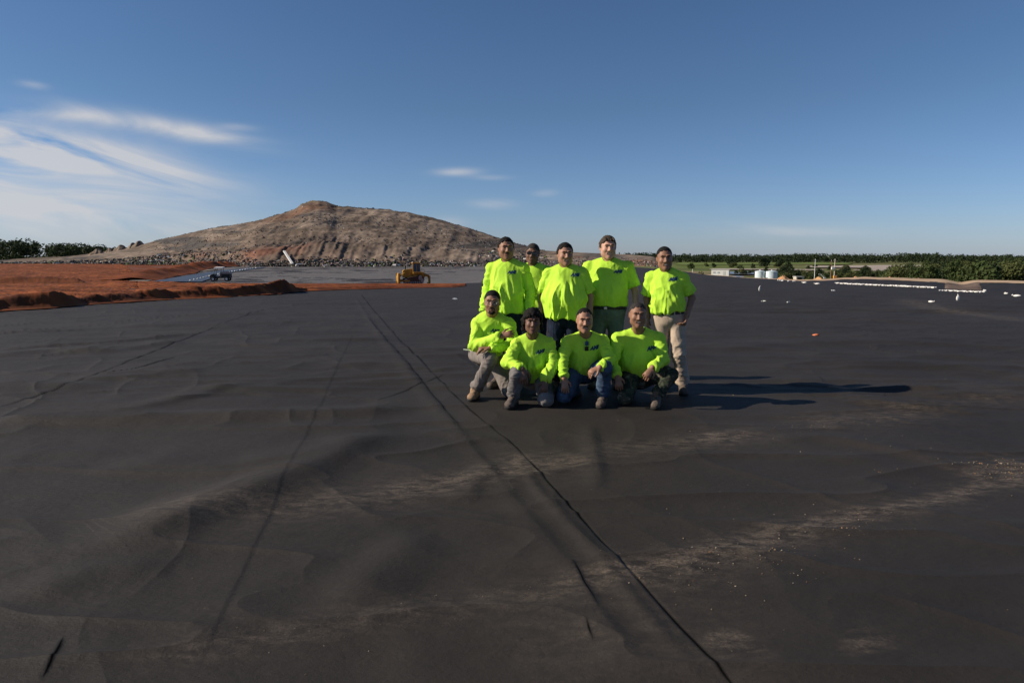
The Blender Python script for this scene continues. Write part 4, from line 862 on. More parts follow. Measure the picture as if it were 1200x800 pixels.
class Field:
    def __init__(s, lo, hi, h):
        s.lo = np.asarray(lo, float); s.h = h; s.n = np.ceil((np.asarray(hi)-s.lo)/h).astype(int)+1
        s.ax = [(s.lo[i]+h*np.arange(s.n[i])).astype(np.float32) for i in range(3)]; s.F = np.full(s.n, .1, np.float32)
    def block(s, lo, hi):
        i0 = np.clip(np.floor((np.asarray(lo)-s.lo)/s.h).astype(int), 0, s.n-1); i1 = np.clip(np.ceil((np.asarray(hi)-s.lo)/s.h).astype(int)+1, 1, s.n); i1 = np.maximum(i1, i0+1)
        sl = tuple(slice(a, b) for a, b in zip(i0, i1)); return sl, s.ax[0][sl[0]][:, None, None], s.ax[1][sl[1]][None, :, None], s.ax[2][sl[2]][None, None, :]
    def add(s, fn, lo, hi, k=.02, sub=False):
        m = .045; sl, X, Y, Z = s.block(np.asarray(lo)-m, np.asarray(hi)+m); d = fn(X, Y, Z).astype(np.float32); A = s.F[sl]
        if sub: d = -d; h = np.maximum(k-np.abs(A-d), 0)/k; s.F[sl] = np.maximum(A, d)+h*h*k*.25
        else: h = np.maximum(k-np.abs(A-d), 0)/k; s.F[sl] = np.minimum(A, d)-h*h*k*.25
        return s
    def cone(s, a, b, ra, rb, k=.02, sub=False, **q):
        a = np.asarray(a, float); b = np.asarray(b, float); r = max(ra, rb); return s.add(lambda X, Y, Z: d_cone(X, Y, Z, a, b, ra, rb, **q), np.minimum(a, b)-r, np.maximum(a, b)+r, k, sub)
    def ell(s, c, r, Rm=None, k=.02, sub=False): c = np.asarray(c, float); q = max(r); return s.add(lambda X, Y, Z: d_ell(X, Y, Z, c, r, Rm), c-q, c+q, k, sub)
    def cut(s, p, n): s.F = np.maximum(s.F, ((s.ax[0]-p[0])*n[0])[:, None, None]+((s.ax[1]-p[1])*n[1])[None, :, None]+((s.ax[2]-p[2])*n[2])[None, None, :]).astype(np.float32); return s
    def mesh(s):
        F = s.F; F[0], F[-1], F[:, 0], F[:, -1], F[:, :, 0], F[:, :, -1] = [.05]*6
        ins = F < 0; n = F.shape; cnt = np.zeros([q-1 for q in n], np.int8)
        cor = [(a, b, c) for a in (0, 1) for b in (0, 1) for c in (0, 1)]
        for a, b, c in cor: cnt += ins[a:n[0]-1+a, b:n[1]-1+b, c:n[2]-1+c]
        act = (cnt > 0) & (cnt < 8); I = np.argwhere(act); idx = np.full(act.shape, -1, np.int32); idx[act] = np.arange(len(I))
        pos = np.zeros((len(I), 3)); num = np.zeros(len(I))
        vals = {q: F[I[:, 0]+q[0], I[:, 1]+q[1], I[:, 2]+q[2]] for q in cor}
        for q in cor:
            for ax in range(3):
                if q[ax]: continue
                w = list(q); w[ax] = 1; f0, f1 = vals[q], vals[tuple(w)]; cr = (f0 < 0) != (f1 < 0); t = np.where(cr, f0/np.where(cr, f0-f1, 1), 0)
                p = np.tile(np.array(q, float), (len(I), 1)); p[:, ax] += t; pos += p*cr[:, None]; num += cr
        V = s.lo+s.h*(I+pos/num[:, None]); Q = []
        for ax in range(3):
            b, c = (ax+1) % 3, (ax+2) % 3; s0 = [slice(None)]*3; s1 = [slice(None)]*3; s0[ax] = slice(0, -1); s1[ax] = slice(1, None)
            cr = ins[tuple(s0)] != ins[tuple(s1)]; E = np.argwhere(cr); E = E[(E[:, b] > 0) & (E[:, c] > 0) & (E[:, b] < n[b]-1) & (E[:, c] < n[c]-1)]
            def g(db, dc): q = E.copy(); q[:, b] += db; q[:, c] += dc; return idx[q[:, 0], q[:, 1], q[:, 2]]
            f = np.stack([g(-1, -1), g(0, -1), g(0, 0), g(-1, 0)], 1); inn = ins[E[:, 0], E[:, 1], E[:, 2]]; f[~inn] = f[~inn][:, ::-1]; Q.append(f)
        return V, np.vstack(Q)
def vnormals(V, F):
    n = np.cross(V[F[:, 2]]-V[F[:, 0]], V[F[:, 3]]-V[F[:, 1]]); N = np.zeros_like(V)
    for i in range(4): np.add.at(N, F[:, i], n)
    return N/np.maximum(np.linalg.norm(N, axis=1), 1e-12)[:, None]
def relax(V, F, it=2, lam=.5):
    e = np.vstack([F[:, [0, 1]], F[:, [1, 2]], F[:, [2, 3]], F[:, [3, 0]]])
    for _ in range(it):
        S_ = np.zeros_like(V); c = np.zeros(len(V)); np.add.at(S_, e[:, 0], V[e[:, 1]]); np.add.at(c, e[:, 0], 1); np.add.at(S_, e[:, 1], V[e[:, 0]]); np.add.at(c, e[:, 1], 1)
        V = V+(S_/np.maximum(c, 1)[:, None]-V)*lam
    return V
def ridged(P, s, seed, o=3, sharp=2.2):
    P = np.asarray(P)*np.asarray(s); w = np.stack([noise3(P*.5+seed+q) for q in (3.1, 7.7, 11.3)], 1)-.5; n = fbm(P+w*1.3+seed, o); return np.clip(1-np.abs(n)*2.6, 0, 1)**sharp
def rotm(yaw, pitch=0, roll=0):
    """yaw>0 turns the face towards the right of the picture, pitch>0 looks down"""
    return np.array(Matrix.Rotation(yaw, 3, 'Z') @ Matrix.Rotation(pitch, 3, 'X') @ Matrix.Rotation(roll, 3, 'Y'))
def head_prims(f, C, Rm, s, smile, fat=0., ear=True):
    T = lambda p: C+Rm @ (np.asarray(p, float)*s)
    E = lambda c, r, k=.012, **q: f.ell(T(c), np.array(r)*s, Rm, k*s, **q)
    Cn = lambda a, b, ra, rb, k=.010, **q: f.cone(T(a), T(b), ra*s, rb*s, k*s, **q)
    E((0, .012, .030), (.080+fat*.3, .096, .090), .02); E((0, -.022, -.030), (.069+fat, .074, .088), .025)
    Cn((-.040-fat, -.018, -.066), (0, -.070, -.098), .028, .020, .03); Cn((.040+fat, -.018, -.066), (0, -.070, -.098), .028, .020, .03)
    for q in (-1, 1):
        E((q*(.040+fat*.5), -.068, -.022), (.024, .022, .022), .02); Cn((q*.014, -.094, .034), (q*.045, -.080, .034), .009, .008, .016)
        E((q*.030, -.100, .010), (.017, .013, .011), .012, sub=True)
        if ear: E((q*(.078+fat*.6), .010, -.002), (.009, .020, .031), .010); E((q*(.086+fat*.6), .002, .000), (.005, .009, .016), .006, sub=True)
        Cn((q*.013, -.104, -.026), (q*.014, -.100, -.027), .009, .008, .008)
    Cn((0, -.092, .020), (0, -.117, -.022), .008, .0125, .012)
    if smile: Cn((-.026, -.088, -.056), (.026, -.088, -.056), .008, .008, .01); E((0, -.102, -.059), (.026, .014, .0085), .005, sub=True)
    else: Cn((-.019, -.091, -.054), (.019, -.091, -.054), .008, .008, .01); Cn((-.016, -.090, -.066), (.016, -.090, -.066), .009, .009, .01); Cn((-.024, -.102, -.060), (.024, -.102, -.060), .0022, .0022, .003, sub=True)
def hand_prims(f, Wr, d, n, side, s=1., curl=.5, k=.010):
    """d: along the fingers, n: way the palm faces, side: which way the thumb leaves"""
    d = nrm(d); n = nrm(n-d*(n@d)); q = np.cross(d, n)*side; s = s*1.05
    f.cone(Wr, Wr+d*.085*s-n*.004, .029*s, .036*s, .015, flat=n, fr=2.1)
    for off, L, a in ((.030, .074, -.02), (.010, .082, 0), (-.011, .076, .02), (-.030, .060, .05)):
        b = Wr+d*.084*s+q*off*s; c1 = curl; d1 = nrm(d*math.cos(c1)+n*math.sin(c1)-q*a*3*(1 if off else 0)); c2 = curl*2.0; d2 = nrm(d*math.cos(c2)+n*math.sin(c2))
        m = b+d1*L*.48*s; e = m+d2*L*.52*s; f.cone(b, m, .0098*s, .0090*s, .006); f.cone(m, e, .0090*s, .0075*s, .005)
    b = Wr+d*.026*s+q*.026*s; m = b+nrm(d*.75+q*.65+n*.25)*.045*s; e = m+nrm(d*.95+q*.15+n*.35)*.032*s; f.cone(b, m, .0135*s, .0115*s, .01); f.cone(m, e, .0110*s, .0090*s, .005)
def finish(name, f, m, parent, smooth_it=1, disp=None):
    V, F = f.mesh()
    if len(V) == 0: print('EMPTY', name); return None
    V = relax(V, F, smooth_it)
    if disp is not None: V = V+vnormals(V, F)*disp(V)[:, None]; V = relax(V, F, 1, .3)
    o = mesh_np(name, V-ORG, F, m, parent); return o
ORG = vv(0, 0, 0)

def person(sp):
    """sp: joints in world metres (a = picture-left side, b = picture-right side)"""
    global ORG
    J = {k: np.asarray(v, float) for k, v in sp['J'].items()}; seed = sp['seed']; w = sp.get('w', 1.); fat = sp.get('fat', 0.); hsz = sp.get('hs', 1.06)
    root = empty('person', (J['pelvis'][0], J['pelvis'][1], 0), 0, sp['label'], 'person', None); ORG = np.array([J['pelvis'][0], J['pelvis'][1], 0])
    up = nrm(J['neck']-J['pelvis']); rt_ = J['shb']-J['sha']; rt_ = nrm(rt_-up*(rt_@up)); fw = -np.cross(up, rt_)*-1   # fw points from chest to the camera side
    fw = np.cross(up, rt_)*-1 if np.cross(up, rt_)[1] > 0 else np.cross(up, rt_)
    TR = np.stack([rt_, -fw, up], 1); TL = np.linalg.norm(J['neck']-J['pelvis'])
    tp = lambda x, y, t: J['pelvis']+rt_*x-fw*y*1.0+up*(t*TL)      # y negative = forward
    tpf = lambda x, f_, t: J['pelvis']+rt_*x+fw*f_+up*(t*TL)
    allp = np.array(list(J.values())); lo = allp.min(0)-.17; hi = allp.max(0)+.20; lo[2] = max(lo[2], -.02); hi[2] = J['head'][2]+.17
    h = .0068
    # ---- body, one continuous surface
    B = Field(lo, hi, h)
    kz = TL/.55
    B.ell(tpf(0, 0, .02), (.150*w+fat*.4, .105+fat*.3, .13), TR, .03); B.ell(tpf(0, .012+fat*.5, .33), (.135*w+fat*.7, .095+fat*.75, .20*kz), TR, .04); B.ell(tpf(0, .005, .68), (.152*w+fat*.3, .100+fat*.3, .20*kz), TR, .04)
    B.cone(J['sha'], J['shb'], .045, .045, .03)
    HR = rotm(*sp.get('headrot', (0, 0, 0))); HC = J['head']; nb = J['neck']+fw*.0
    B.cone(nb-up*.03, HC+HR @ vv(0, .018, -.055)*hsz, .058+fat*.12, .053+fat*.10, .03)
    for s_ in 'ab':
        sh, el, wr = J['sh'+s_], J['el'+s_], J['wr'+s_]; B.cone(nb, sh, .045, .040, .03); B.cone(sh, el, .047*w, .041, .02); B.cone(el, wr, .042, .028, .015)
        hd = sp['hand'+s_]; hand_prims(B, wr, np.asarray(hd[0], float), np.asarray(hd[1], float), hd[2], 1.0, hd[3] if len(hd) > 3 else .4)
        hp, kn, an = J['hip'+s_], J['kn'+s_], J['an'+s_]; B.cone(hp, kn, .070, .050, .03); B.cone(kn, an, .050, .036, .02); B.cone(an, J['toe'+s_], .035, .028, .02)
    head_prims(B, HC, HR, hsz, sp.get('smile'), sp.get('facefat', 0.))
    finish('body', B, sp['skin'], root, 1)
    # ---- shirt
    st = sp['sleeve']; Sf = Field(lo, hi, h*1.12); hem = sp['hem']; bl = sp.get('blouse', 0.)
    T = Field(lo, hi, h*1.12)
    T.ell(tpf(0, 0, .04), (.178*w+fat*.55, .132+fat*.5, .17), TR, .04); T.ell(tpf(0, .014+fat*.5, .32), (.168*w+fat*.85+bl, .128+fat+bl, .23*kz), TR, .05); T.ell(tpf(0, .008, .68), (.182*w+fat*.3, .126+fat*.35, .22*kz), TR, .05)
    T.cone(J['sha']-up*.022, J['shb']-up*.022, .062, .062, .03)
    if sp.get('skirt'): T.cone(tpf(0, 0, .10), tpf(0, 0, -.20), .165*w+fat*.5, .175*w+fat*.5, .04, flat=fw, fr=1.28)
    nh = -up if sp.get('level') is None else vv(0, 0, -1)
    T.cut(tpf(0, 0, hem), nh)
    Sf.F = T.F.copy()
    for s_ in 'ab':
        sh, el, wr = J['sh'+s_], J['el'+s_], J['wr'+s_]; Sf.cone(nb+up*.006, sh-up*.008, .052, .064, .035)
        if st == 'long': Sf.cone(sh-up*.014, el, .065*w, .060, .022); Sf.cone(el, wr, .061, .047, .016, cut=-.004); Sf.cone(wr+nrm(el-wr)*.035, wr, .044, .041, .006, cut=0.0)
        else:
            e = sh+(el-sh)*.80; Sf.cone(sh-up*.014, e, .066*w, .076, .022, cut=.0)
    Sf.cone(nb-up*.06+fw*.012, nb+up*.12+fw*.02, .060+fat*.14, .064+fat*.12, .008, sub=True)
    Sf.cone(nb+up*.02+fw*.03, nb+up*.05+fw*.10, .050, .05, .01, sub=True)
    chest = tpf(0, .1, .75)
    def disp(V):
        L = (V-J['pelvis']) @ TR; s1 = ridged(L, (5.5, 5, 2.6), seed, 3); s2 = ridged(L, (11, 10, 7), seed+5, 2); s3 = fbm(L*4+seed, 2)
        arm = np.ones(len(V))*9
        for s_ in 'ab':
            for p, q in ((J['sh'+s_], J['el'+s_]), (J['el'+s_], J['wr'+s_])): ab = q-p; t = np.clip(((V-p) @ ab)/(ab @ ab), 0, 1); arm = np.minimum(arm, np.linalg.norm(V-p-t[:, None]*ab, axis=1))
        ina = np.clip((.085-arm)/.03, 0, 1)*(L[:, 0]**2 > (.14*w)**2); t = L[:, 2]/TL
        am = .009+.022*np.clip(1-np.abs(t-.30)/.5, 0, 1)*sp.get('crease', 1.)
        # drape lines that fall from the shoulders and chest
        dr = ridged(np.stack([L[:, 0]+.25*(L[:, 2]-TL*.7)*np.sign(L[:, 0]), L[:, 1]*.5, L[:, 2]], 1), (13, 4, 1.5), seed+9, 2, 1.8)
        sl = ridged(V, (9, 9, 16), seed+2, 2, 1.8)*.019+ridged(V, (18, 18, 26), seed+8, 1, 1.6)*.004
        out = (1-ina)*(s1*am+s2*.004+dr*.015*np.clip((.75-t)/.3, 0, 1)*sp.get('crease', 1.)+s3*.006-.004)+ina*(sl-.004)
        return out*np.clip((np.linalg.norm(V-nb, axis=1)-.08)/.06, 0, 1)
    shirt = finish('shirt', Sf, M['shirt'], root, 1, disp)
    # ---- trousers
    Tf = Field(lo, vv(hi[0], hi[1], min(hi[2], J['pelvis'][2]+.3)), h*1.12); wl_ = sp.get('waist', .20)
    T2 = Field(lo, vv(hi[0], hi[1], min(hi[2], J['pelvis'][2]+.3)), h*1.12)
    T2.ell(tpf(0, -.005, -.02), (.166*w+fat*.5, .122+fat*.42, .16), TR, .03); T2.cone(tpf(0, 0, .02), tpf(0, .0, wl_+.06), .158*w+fat*.5, .150*w+fat*.5, .03, flat=fw, fr=1.28); T2.cut(tpf(0, 0, wl_), up)
    Tf.F = T2.F.copy(); lw = sp.get('loose', 1.)
    for s_ in 'ab':
        hp, kn, an = J['hip'+s_], J['kn'+s_], J['an'+s_]; bent = (nrm(kn-hp) @ nrm(an-kn)) < .6
        Tf.cone(hp, kn, (.094*w+fat*.2)*(1.12 if bent else 1), (.078 if bent else .070)*lw, .025 if not bent else .012); Tf.cone(kn, an+nrm(kn-an)*.02, .070*lw, .066*lw, .02 if not bent else .010, cut=0)
    def disp2(V):
        r = ridged(V, (7, 7, 7), seed+3, 3, 1.8); low = np.zeros(len(V))
        for s_ in 'ab':
            for q, R_ in ((J['an'+s_], .28), (J['kn'+s_], .20)): low = np.maximum(low, np.clip(1-np.linalg.norm(V-q, axis=1)/R_, 0, 1))
        return r*(.005+.012*low)+ridged(V, (10, 10, 24), seed+7, 2, 1.6)*.015*low+ridged(V, (14, 14, 4), seed+17, 2)*.005-.004
    tr = finish('trousers', Tf, sp['trousers'], root, 1, disp2)
    if sp.get('belt'):
        T2.F = np.full(T2.n, .1, np.float32); T2.cone(tpf(0, 0, .02), tpf(0, 0, wl_+.06), .172*w+fat*.56, .164*w+fat*.56, .01, flat=fw, fr=1.28); T2.cut(tpf(0, 0, wl_-.004), up); T2.cut(tpf(0, 0, wl_-.066), -up)
        b = finish('belt', T2, M['belt'], root, 0); MB().box((0, 0, 0), (.036, .010, .030)).build('buckle', M['metal'], b, .003)
        bk = bpy.data.objects[b.children[0].name] if b.children else None
        if bk: bk.location = Vector(tpf(0, .172*w*.78+fat*.45+.004, wl_-.035)-ORG); bk.rotation_euler = (0, 0, math.atan2(fw[0], -fw[1]))
        # belt loops
        lp = MB()
        for a in (-.9, -.45, .45, .9):
            p = tpf(math.sin(a)*(.163*w+fat*.5), math.cos(a)*(.163*w+fat*.5)/1.28+.002, wl_-.035)-ORG; lp.box(p, (.012, .012, .05))
        lp.build('belt_loops', sp['trousers'], tr)
    # ---- boots
    for s_ in 'ab':
        an, toe, kn = J['an'+s_], J['toe'+s_], J['kn'+s_]; shd = nrm(kn-an); fd = toe-an; flat_ = toe[2] < .06 and an[2] < .16 and an[2] > .05
        bf = Field(np.minimum(an, toe)-.16, np.maximum(an, toe)+.16, .0065)
        heel = vv(an[0], an[1], .048) if flat_ else an+nrm(an-kn)*.03; hd = nrm(vv(fd[0], fd[1], 0)) if flat_ else nrm(fd)
        back = heel-hd*.035; tt_ = vv(toe[0], toe[1], .044) if flat_ else toe
        bf.cone(an+shd*.10, heel+vv(0, 0, .03), .050, .050, .02, cut=.02); bf.cone(back, tt_, .044, .043, .02); bf.cone(an, (heel+tt_)/2+vv(0, 0, .02)*(1 if flat_ else 0), .048, .040, .03); bf.ell(tt_, (.050, .050, .038), None, .02)
        if flat_: bf.cut(vv(0, 0, .012), vv(0, 0, -1))
        bo = finish('boot', bf, sp['boot'], root, 2, lambda V: ridged(V, (20, 20, 30), seed, 2)*.004)
        if flat_:
            sf = Field(np.minimum(an, toe)-vv(.16, .16, .1), np.maximum(an, toe)+vv(.16, .16, .06), .006); sf.cone(vv(*back[:2], .02), vv(*tt_[:2], .02), .048, .054, .01); sf.cut(vv(0, 0, .030), vv(0, 0, 1)); sf.cut(vv(0, 0, .002), vv(0, 0, -1)); finish('sole', sf, M['sole'], bo, 0)
            lc = MB()
            for i in range(5): c_ = an-ORG+hd*(.052+.012*i)+vv(0, 0, .055-.016*i); sd = vv(-hd[1], hd[0], 0); lc.tube(c_-sd*.022, c_+sd*.022, .004, n=5)
            lc.build('laces', M['boott'] if sp['boot'] is not M['boott'] else M['bootb'], bo)
    # ---- head details
    T_ = lambda p: Vector(HC+HR @ (np.asarray(p, float)*hsz)-ORG)
    for q in (-1, 1):
        e = MB().lathe([(0.0001, -.0125), (.008, -.0095), (.0125, 0), (.008, .0095), (.0001, .0125)], 12).build('eye', M['white'], root, smooth=True); e.location = T_((q*.030, -.0745, .011)); e.scale = (1.15*hsz, 1.0*hsz, .46*hsz)
        i_ = MB().lathe([(.0001, -.0055), (.004, -.004), (.0056, 0), (.004, .004), (.0001, .0055)], 10).build('iris', M['iris'], e, smooth=True); i_.location = (0, -.0085, 0); i_.scale = (1.3, .9, 1.9)
        br = MB(); br.tube(T_((q*.012, -.099, .031)), T_((q*.032, -.096, .037)), .0042*hsz, .0050*hsz, 7); br.tube(T_((q*.032, -.096, .037)), T_((q*.050, -.080, .031)), .0050*hsz, .0028*hsz, 7); br.build('eyebrow', sp['hair'], root)
    if sp.get('smile'):
        t_ = MB()
        for i in range(6): x = -.0175+i*.007; t_.box(T_((x, -.0955+abs(x)*.25, -.0575)), (.0064, .006, .007), 0)
        t_.build('teeth', M['teeth'], root, .001, True)
    else:
        MB().tube(T_((-.018, -.0985, -.0625)), T_((.018, -.0985, -.0625)), .0045*hsz, n=8).build('lips', M['lip'], root, smooth=True)
    # hair: a cap that follows the skull down to the hairline
    hk = sp.get('hairstyle', 'short'); th = dict(short=.0075, buzz=.0035, wavy=.012, long=.024, bald=.002)[hk]
    hf = Field(HC-.17*hsz, HC+.18*hsz, .0052); tw = lambda p: HC+HR @ (np.asarray(p, float)*hsz)
    hf.ell(tw((0, .016, .033)), np.array((.0815+th*.8, .098+th, .092+th))*hsz, HR, .01)
    fr_ = sp.get('hairline', .066); tmp = dict(long=-.035, wavy=-.026).get(hk, -.019)+sp.get('recede', 0)
    if hk in ('short', 'wavy', 'long'):
        for q in (-1, 1): hf.ell(tw((q*(.064+sp.get('facefat', 0)*.3), .030, .020)), np.array((.018+th*.5, .050, .055))*hsz, HR, .015)
    def keep(X, Y, Z):
        x, y, z = [(HR[0, i]*(X-HC[0])+HR[1, i]*(Y-HC[1])+HR[2, i]*(Z-HC[2]))/hsz for i in range(3)]
        wob = .004*np.sin(x*190+seed)+.003*np.sin(x*410+2*seed)
        a = (fr_+wob-.9*np.maximum(np.abs(x)-.035, 0)+sp.get('recede', 0)*.3)-z; b = tmp-y+.25*np.maximum(z-.02, 0); c = (-.022-.62*y)-z
        return np.maximum(np.minimum(a, b), c)*hsz
    sl_, X_, Y_, Z_ = hf.block(hf.lo, hf.ax and [a[-1] for a in hf.ax]); hf.F[sl_] = np.maximum(hf.F[sl_], keep(X_, Y_, Z_).astype(np.float32))
    if hk == 'long':
        for q in (-1, 1): hf.cone(tw((q*.084, .030, .02)), tw((q*.096, .045, -.090)), .024*hsz, .018*hsz, .02)
        hf.cone(tw((0, .10, 0)), tw((0, .09, -.11)), .05*hsz, .04*hsz, .03)
        for x in (-.052, -.028, .0, .026, .050): hf.cone(tw((x, -.070, .092)), tw((x*1.15+.006, -.092+abs(x)*.35, .064+abs(x)*.10)), .018, .009, .010)
    if hk == 'wavy':
        for x in (-.045, -.02, .01, .04): hf.cone(tw((x, -.050, .100)), tw((x+.008, -.074, .086)), .017, .012, .012)
    amp = dict(short=.004, buzz=.001, wavy=.007, long=.016, bald=.0005)[hk]
    finish('hair', hf, sp['hair'], root, 1, lambda V: (fbm(V*(48 if hk != 'long' else 26)+seed, 3)*1.6)*amp)
    if sp.get('moustache'):
        m_ = MB(); m_.tube(T_((0, -.106, -.043)), T_((-.026, -.094, -.052)), .0055*hsz, .0035*hsz, 8); m_.tube(T_((0, -.106, -.043)), T_((.026, -.094, -.052)), .0055*hsz, .0035*hsz, 8); m_.build('moustache', sp['hair'], root, smooth=True)
    if sp.get('beard'):
        bf = Field(HC-.17*hsz, HC+.1*hsz, .005); bf.cone(tw((-.024, -.088, -.056)), tw((-.018, -.082, -.088)), .010, .010, .01); bf.cone(tw((.024, -.088, -.056)), tw((.018, -.082, -.088)), .010, .010, .01); bf.ell(tw((0, -.078, -.097)), np.array((.030, .024, .020))*hsz, HR, .015)
        if sp['beard'] == 'full':
            for q in (-1, 1): bf.cone(tw((q*.030, -.062, -.090)), tw((q*.066, -.010, -.045)), .014, .010, .015)
        finish('beard', bf, sp['hair'], root, 1)
    if sp.get('shades'):
        g_ = MB()
        for q in (-1, 1): g_.box(T_((q*.031, -.108, .012)), (.050, .008, .036), 0)
        g_.build('sunglasses', M['glass'], root, .006); g2 = MB(); g2.tube(T_((-.010, -.112, .02)), T_((.010, -.112, .02)), .003, n=6)
        for q in (-1, 1): g2.tube(T_((q*.056, -.106, .020)), T_((q*.084, .005, .012)), .003, n=6)
        g2.build('frame', M['blk'], root)
    if sp.get('glasses'):
        g2 = MB()
        for q in (-1, 1):
            for i in range(12):
                a, b = i*math.pi/6, (i+1)*math.pi/6; F_ = lambda t: T_((q*.031+.024*math.cos(t), -.109+abs(.024*math.cos(t))*.1, .008+.016*math.sin(t))); g2.tube(F_(a), F_(b), .0020, n=5)
            g2.tube(T_((q*.056, -.106, .014)), T_((q*.084, .005, .012)), .002, n=5)
        g2.tube(T_((-.008, -.111, .012)), T_((.008, -.111, .012)), .002, n=5); g2.build('glasses', M['metal'], root)
    # ---- chest print
    tree = BVHTree.FromPolygons([Vector(v.co) for v in shirt.data.vertices], [tuple(p.vertices) for p in shirt.data.polygons])
    def print_text(body, size, sx, st_, shear=.25):
        cu = bpy.data.curves.new('chest_print', 'FONT'); cu.body = body; cu.size = size; cu.shear = shear; cu.align_x = 'CENTER'; cu.offset = .004 if size > .03 else .001; cu.space_character = 1.05
        to = bpy.data.objects.new('tmp', cu); COL.objects.link(to); bpy.context.view_layer.update(); me = bpy.data.meshes.new_from_object(to.evaluated_get(bpy.context.evaluated_depsgraph_get())); bpy.data.objects.remove(to)
        bm = bmesh.new(); bm.from_mesh(me); bmesh.ops.subdivide_edges(bm, edges=[e for e in bm.edges if e.calc_length() > .012], cuts=2)
        for v in bm.verts:
            p = tpf(sx+v.co.x, .235+fat, st_)+up*v.co.y-ORG; hit = tree.ray_cast(Vector(p), Vector(-fw))[0]; v.co = (hit if hit is not None else Vector(tpf(sx+v.co.x, .13, st_)+up*v.co.y-ORG))+Vector(fw)*.0045
        bm.to_mesh(me); bm.free(); me.materials.clear(); me.materials.append(M['logo']); me.name = 'chest_print'; link(bpy.data.objects.new('chest_print', me), root)
    if sp.get('logo', True):
        lx = sp.get('logox', .085); lt = sp.get('logot', .72); print_text('AMI', .050, lx, lt); print_text('- - - -', .016, lx+.004, lt-.034, 0)
    if sp.get('hung_shades'):
        p = tpf(0, .5, sp['hung_shades'])-ORG; hit = tree.ray_cast(Vector(p), Vector(-fw))[0] or Vector(tpf(0, .15, .7)-ORG)
        c = hit+Vector(fw)*.018; e = empty('sunglasses', Vector(ORG)+c, 0, 'dark blue sunglasses hanging from the collar of the kneeling man in jeans', 'sunglasses'); g_ = MB()
        g_.box((0, 0, -.006), (.042, .012, .048), m=0).box((0, -.006, .052), (.040, .012, .046), m=1); g_.build('lens', [M['glass'], M['bluegl']], e, .006); MB().tube((0, .004, -.02), (0, .008, .09), .004, n=6).build('frame', M['blk'], e)
    return root

def standing(cx, Y, top_py, yaw=0., lean=0., **o):
    """template joints for an upright man, scaled to the height seen in the photograph"""
    topz = at(cx, top_py, Y)[2]; s = (topz-.02)/1.76; x0 = at(cx, top_py, Y)[0]
    P = dict(pelvis=(0, .0, .95), neck=(0, .02, 1.49), head=(0, -.03, 1.638), sha=(-.180, .02, 1.418), shb=(.180, .02, 1.418), ela=(-.255, .06, 1.14), elb=(.255, .06, 1.14), wra=(-.27, -.02, .90), wrb=(.27, -.02, .90),
             hipa=(-.09, 0, .92), hipb=(.09, 0, .92), kna=(-.11, -.02, .50), knb=(.11, -.02, .50), ana=(-.12, .03, .10), anb=(.12, .03, .10), toea=(-.15, -.14, .035), toeb=(.15, -.14, .035))
    P.update(o.pop('over', {})); Rz = rotm(yaw); ww = o.get('w', 1.); J = {}
    for k, v in P.items():
        v = np.array(v, float)*vv(1, 1, 1)
        if k[:2] in ('sh', 'el', 'wr'): v[0] *= ww*o.get('armx', 1.)
        q = Rz @ (v*s if k[:3] not in ('toe', 'ana', 'anb') else v*vv(s, 1, 1)); q[0] += x0+lean*(q[2]-topz); q[1] += Y; J[k] = q
    o.pop('armx', None); o['J'] = J; hr = o.get('headrot', (0, 0, 0)); return o
D = vv(0, 0, -1)
def hang(side): return (vv(.05*side, -.12, -1), vv(-side*.8, -.2, 0), side, .35)
# back row
P1 = standing(594, 8.25, 277, R(-20), seed=1., w=1.09, fat=.032, hs=1.08, hem=-.10, skirt=True, sleeve='long', trousers=M['navy'], boot=M['bootb'], skin=SK[0], hair=M['hair'], hairstyle='short', hairline=.084, moustache=True,
              headrot=(R(10), R(2), 0), facefat=.006, handa=hang(-1), handb=hang(1), logot=.74, logox=.10, label='tall man standing leftmost in the back row, untucked long sleeved yellow shirt', armx=.98)
P2 = standing(625, 8.85, 284.5, R(-20), seed=2., w=1.05, fat=.02, hs=1.06, hem=-.08, skirt=True, sleeve='long', trousers=M['navy'], boot=M['bootb'], skin=SK[1], hair=M['hairg'], hairstyle='buzz', hairline=.070, shades=True, logo=False,
              headrot=(R(-8), R(4), R(4)), handa=hang(-1), handb=hang(1), label='man in dark sunglasses half hidden at the back, second from left')
P3 = standing(663, 8.05, 284, R(-15), seed=3., w=1.13, fat=.055, hs=1.07, hem=-.12, skirt=True, sleeve='short', trousers=M['navy'], boot=M['bootb'], skin=SK[2], hair=M['hair'], hairstyle='short', hairline=.084, smile=True, facefat=.007,
              headrot=(R(8), R(3), 0), handa=hang(-1), handb=hang(1), crease=1.7, logox=.13, logot=.80, label='stocky smiling man in the middle of the back row, short sleeves, shirt over belly')
P4 = standing(713, 8.25, 276, R(-14), seed=4., w=1.24, fat=.042, hs=1.10, hem=.035, waist=.03, belt=True, sleeve='short', trousers=M['green'], boot=M['bootb'], skin=SK[3], hair=M['hairb'], hairstyle='wavy', hairline=.082, smile=True, facefat=.007,
              headrot=(R(4), R(2), 0), handa=hang(-1), handb=hang(1), logox=.13, logot=.74, crease=.7, label='tall broad man with wavy light brown hair and grey green trousers in the back row')
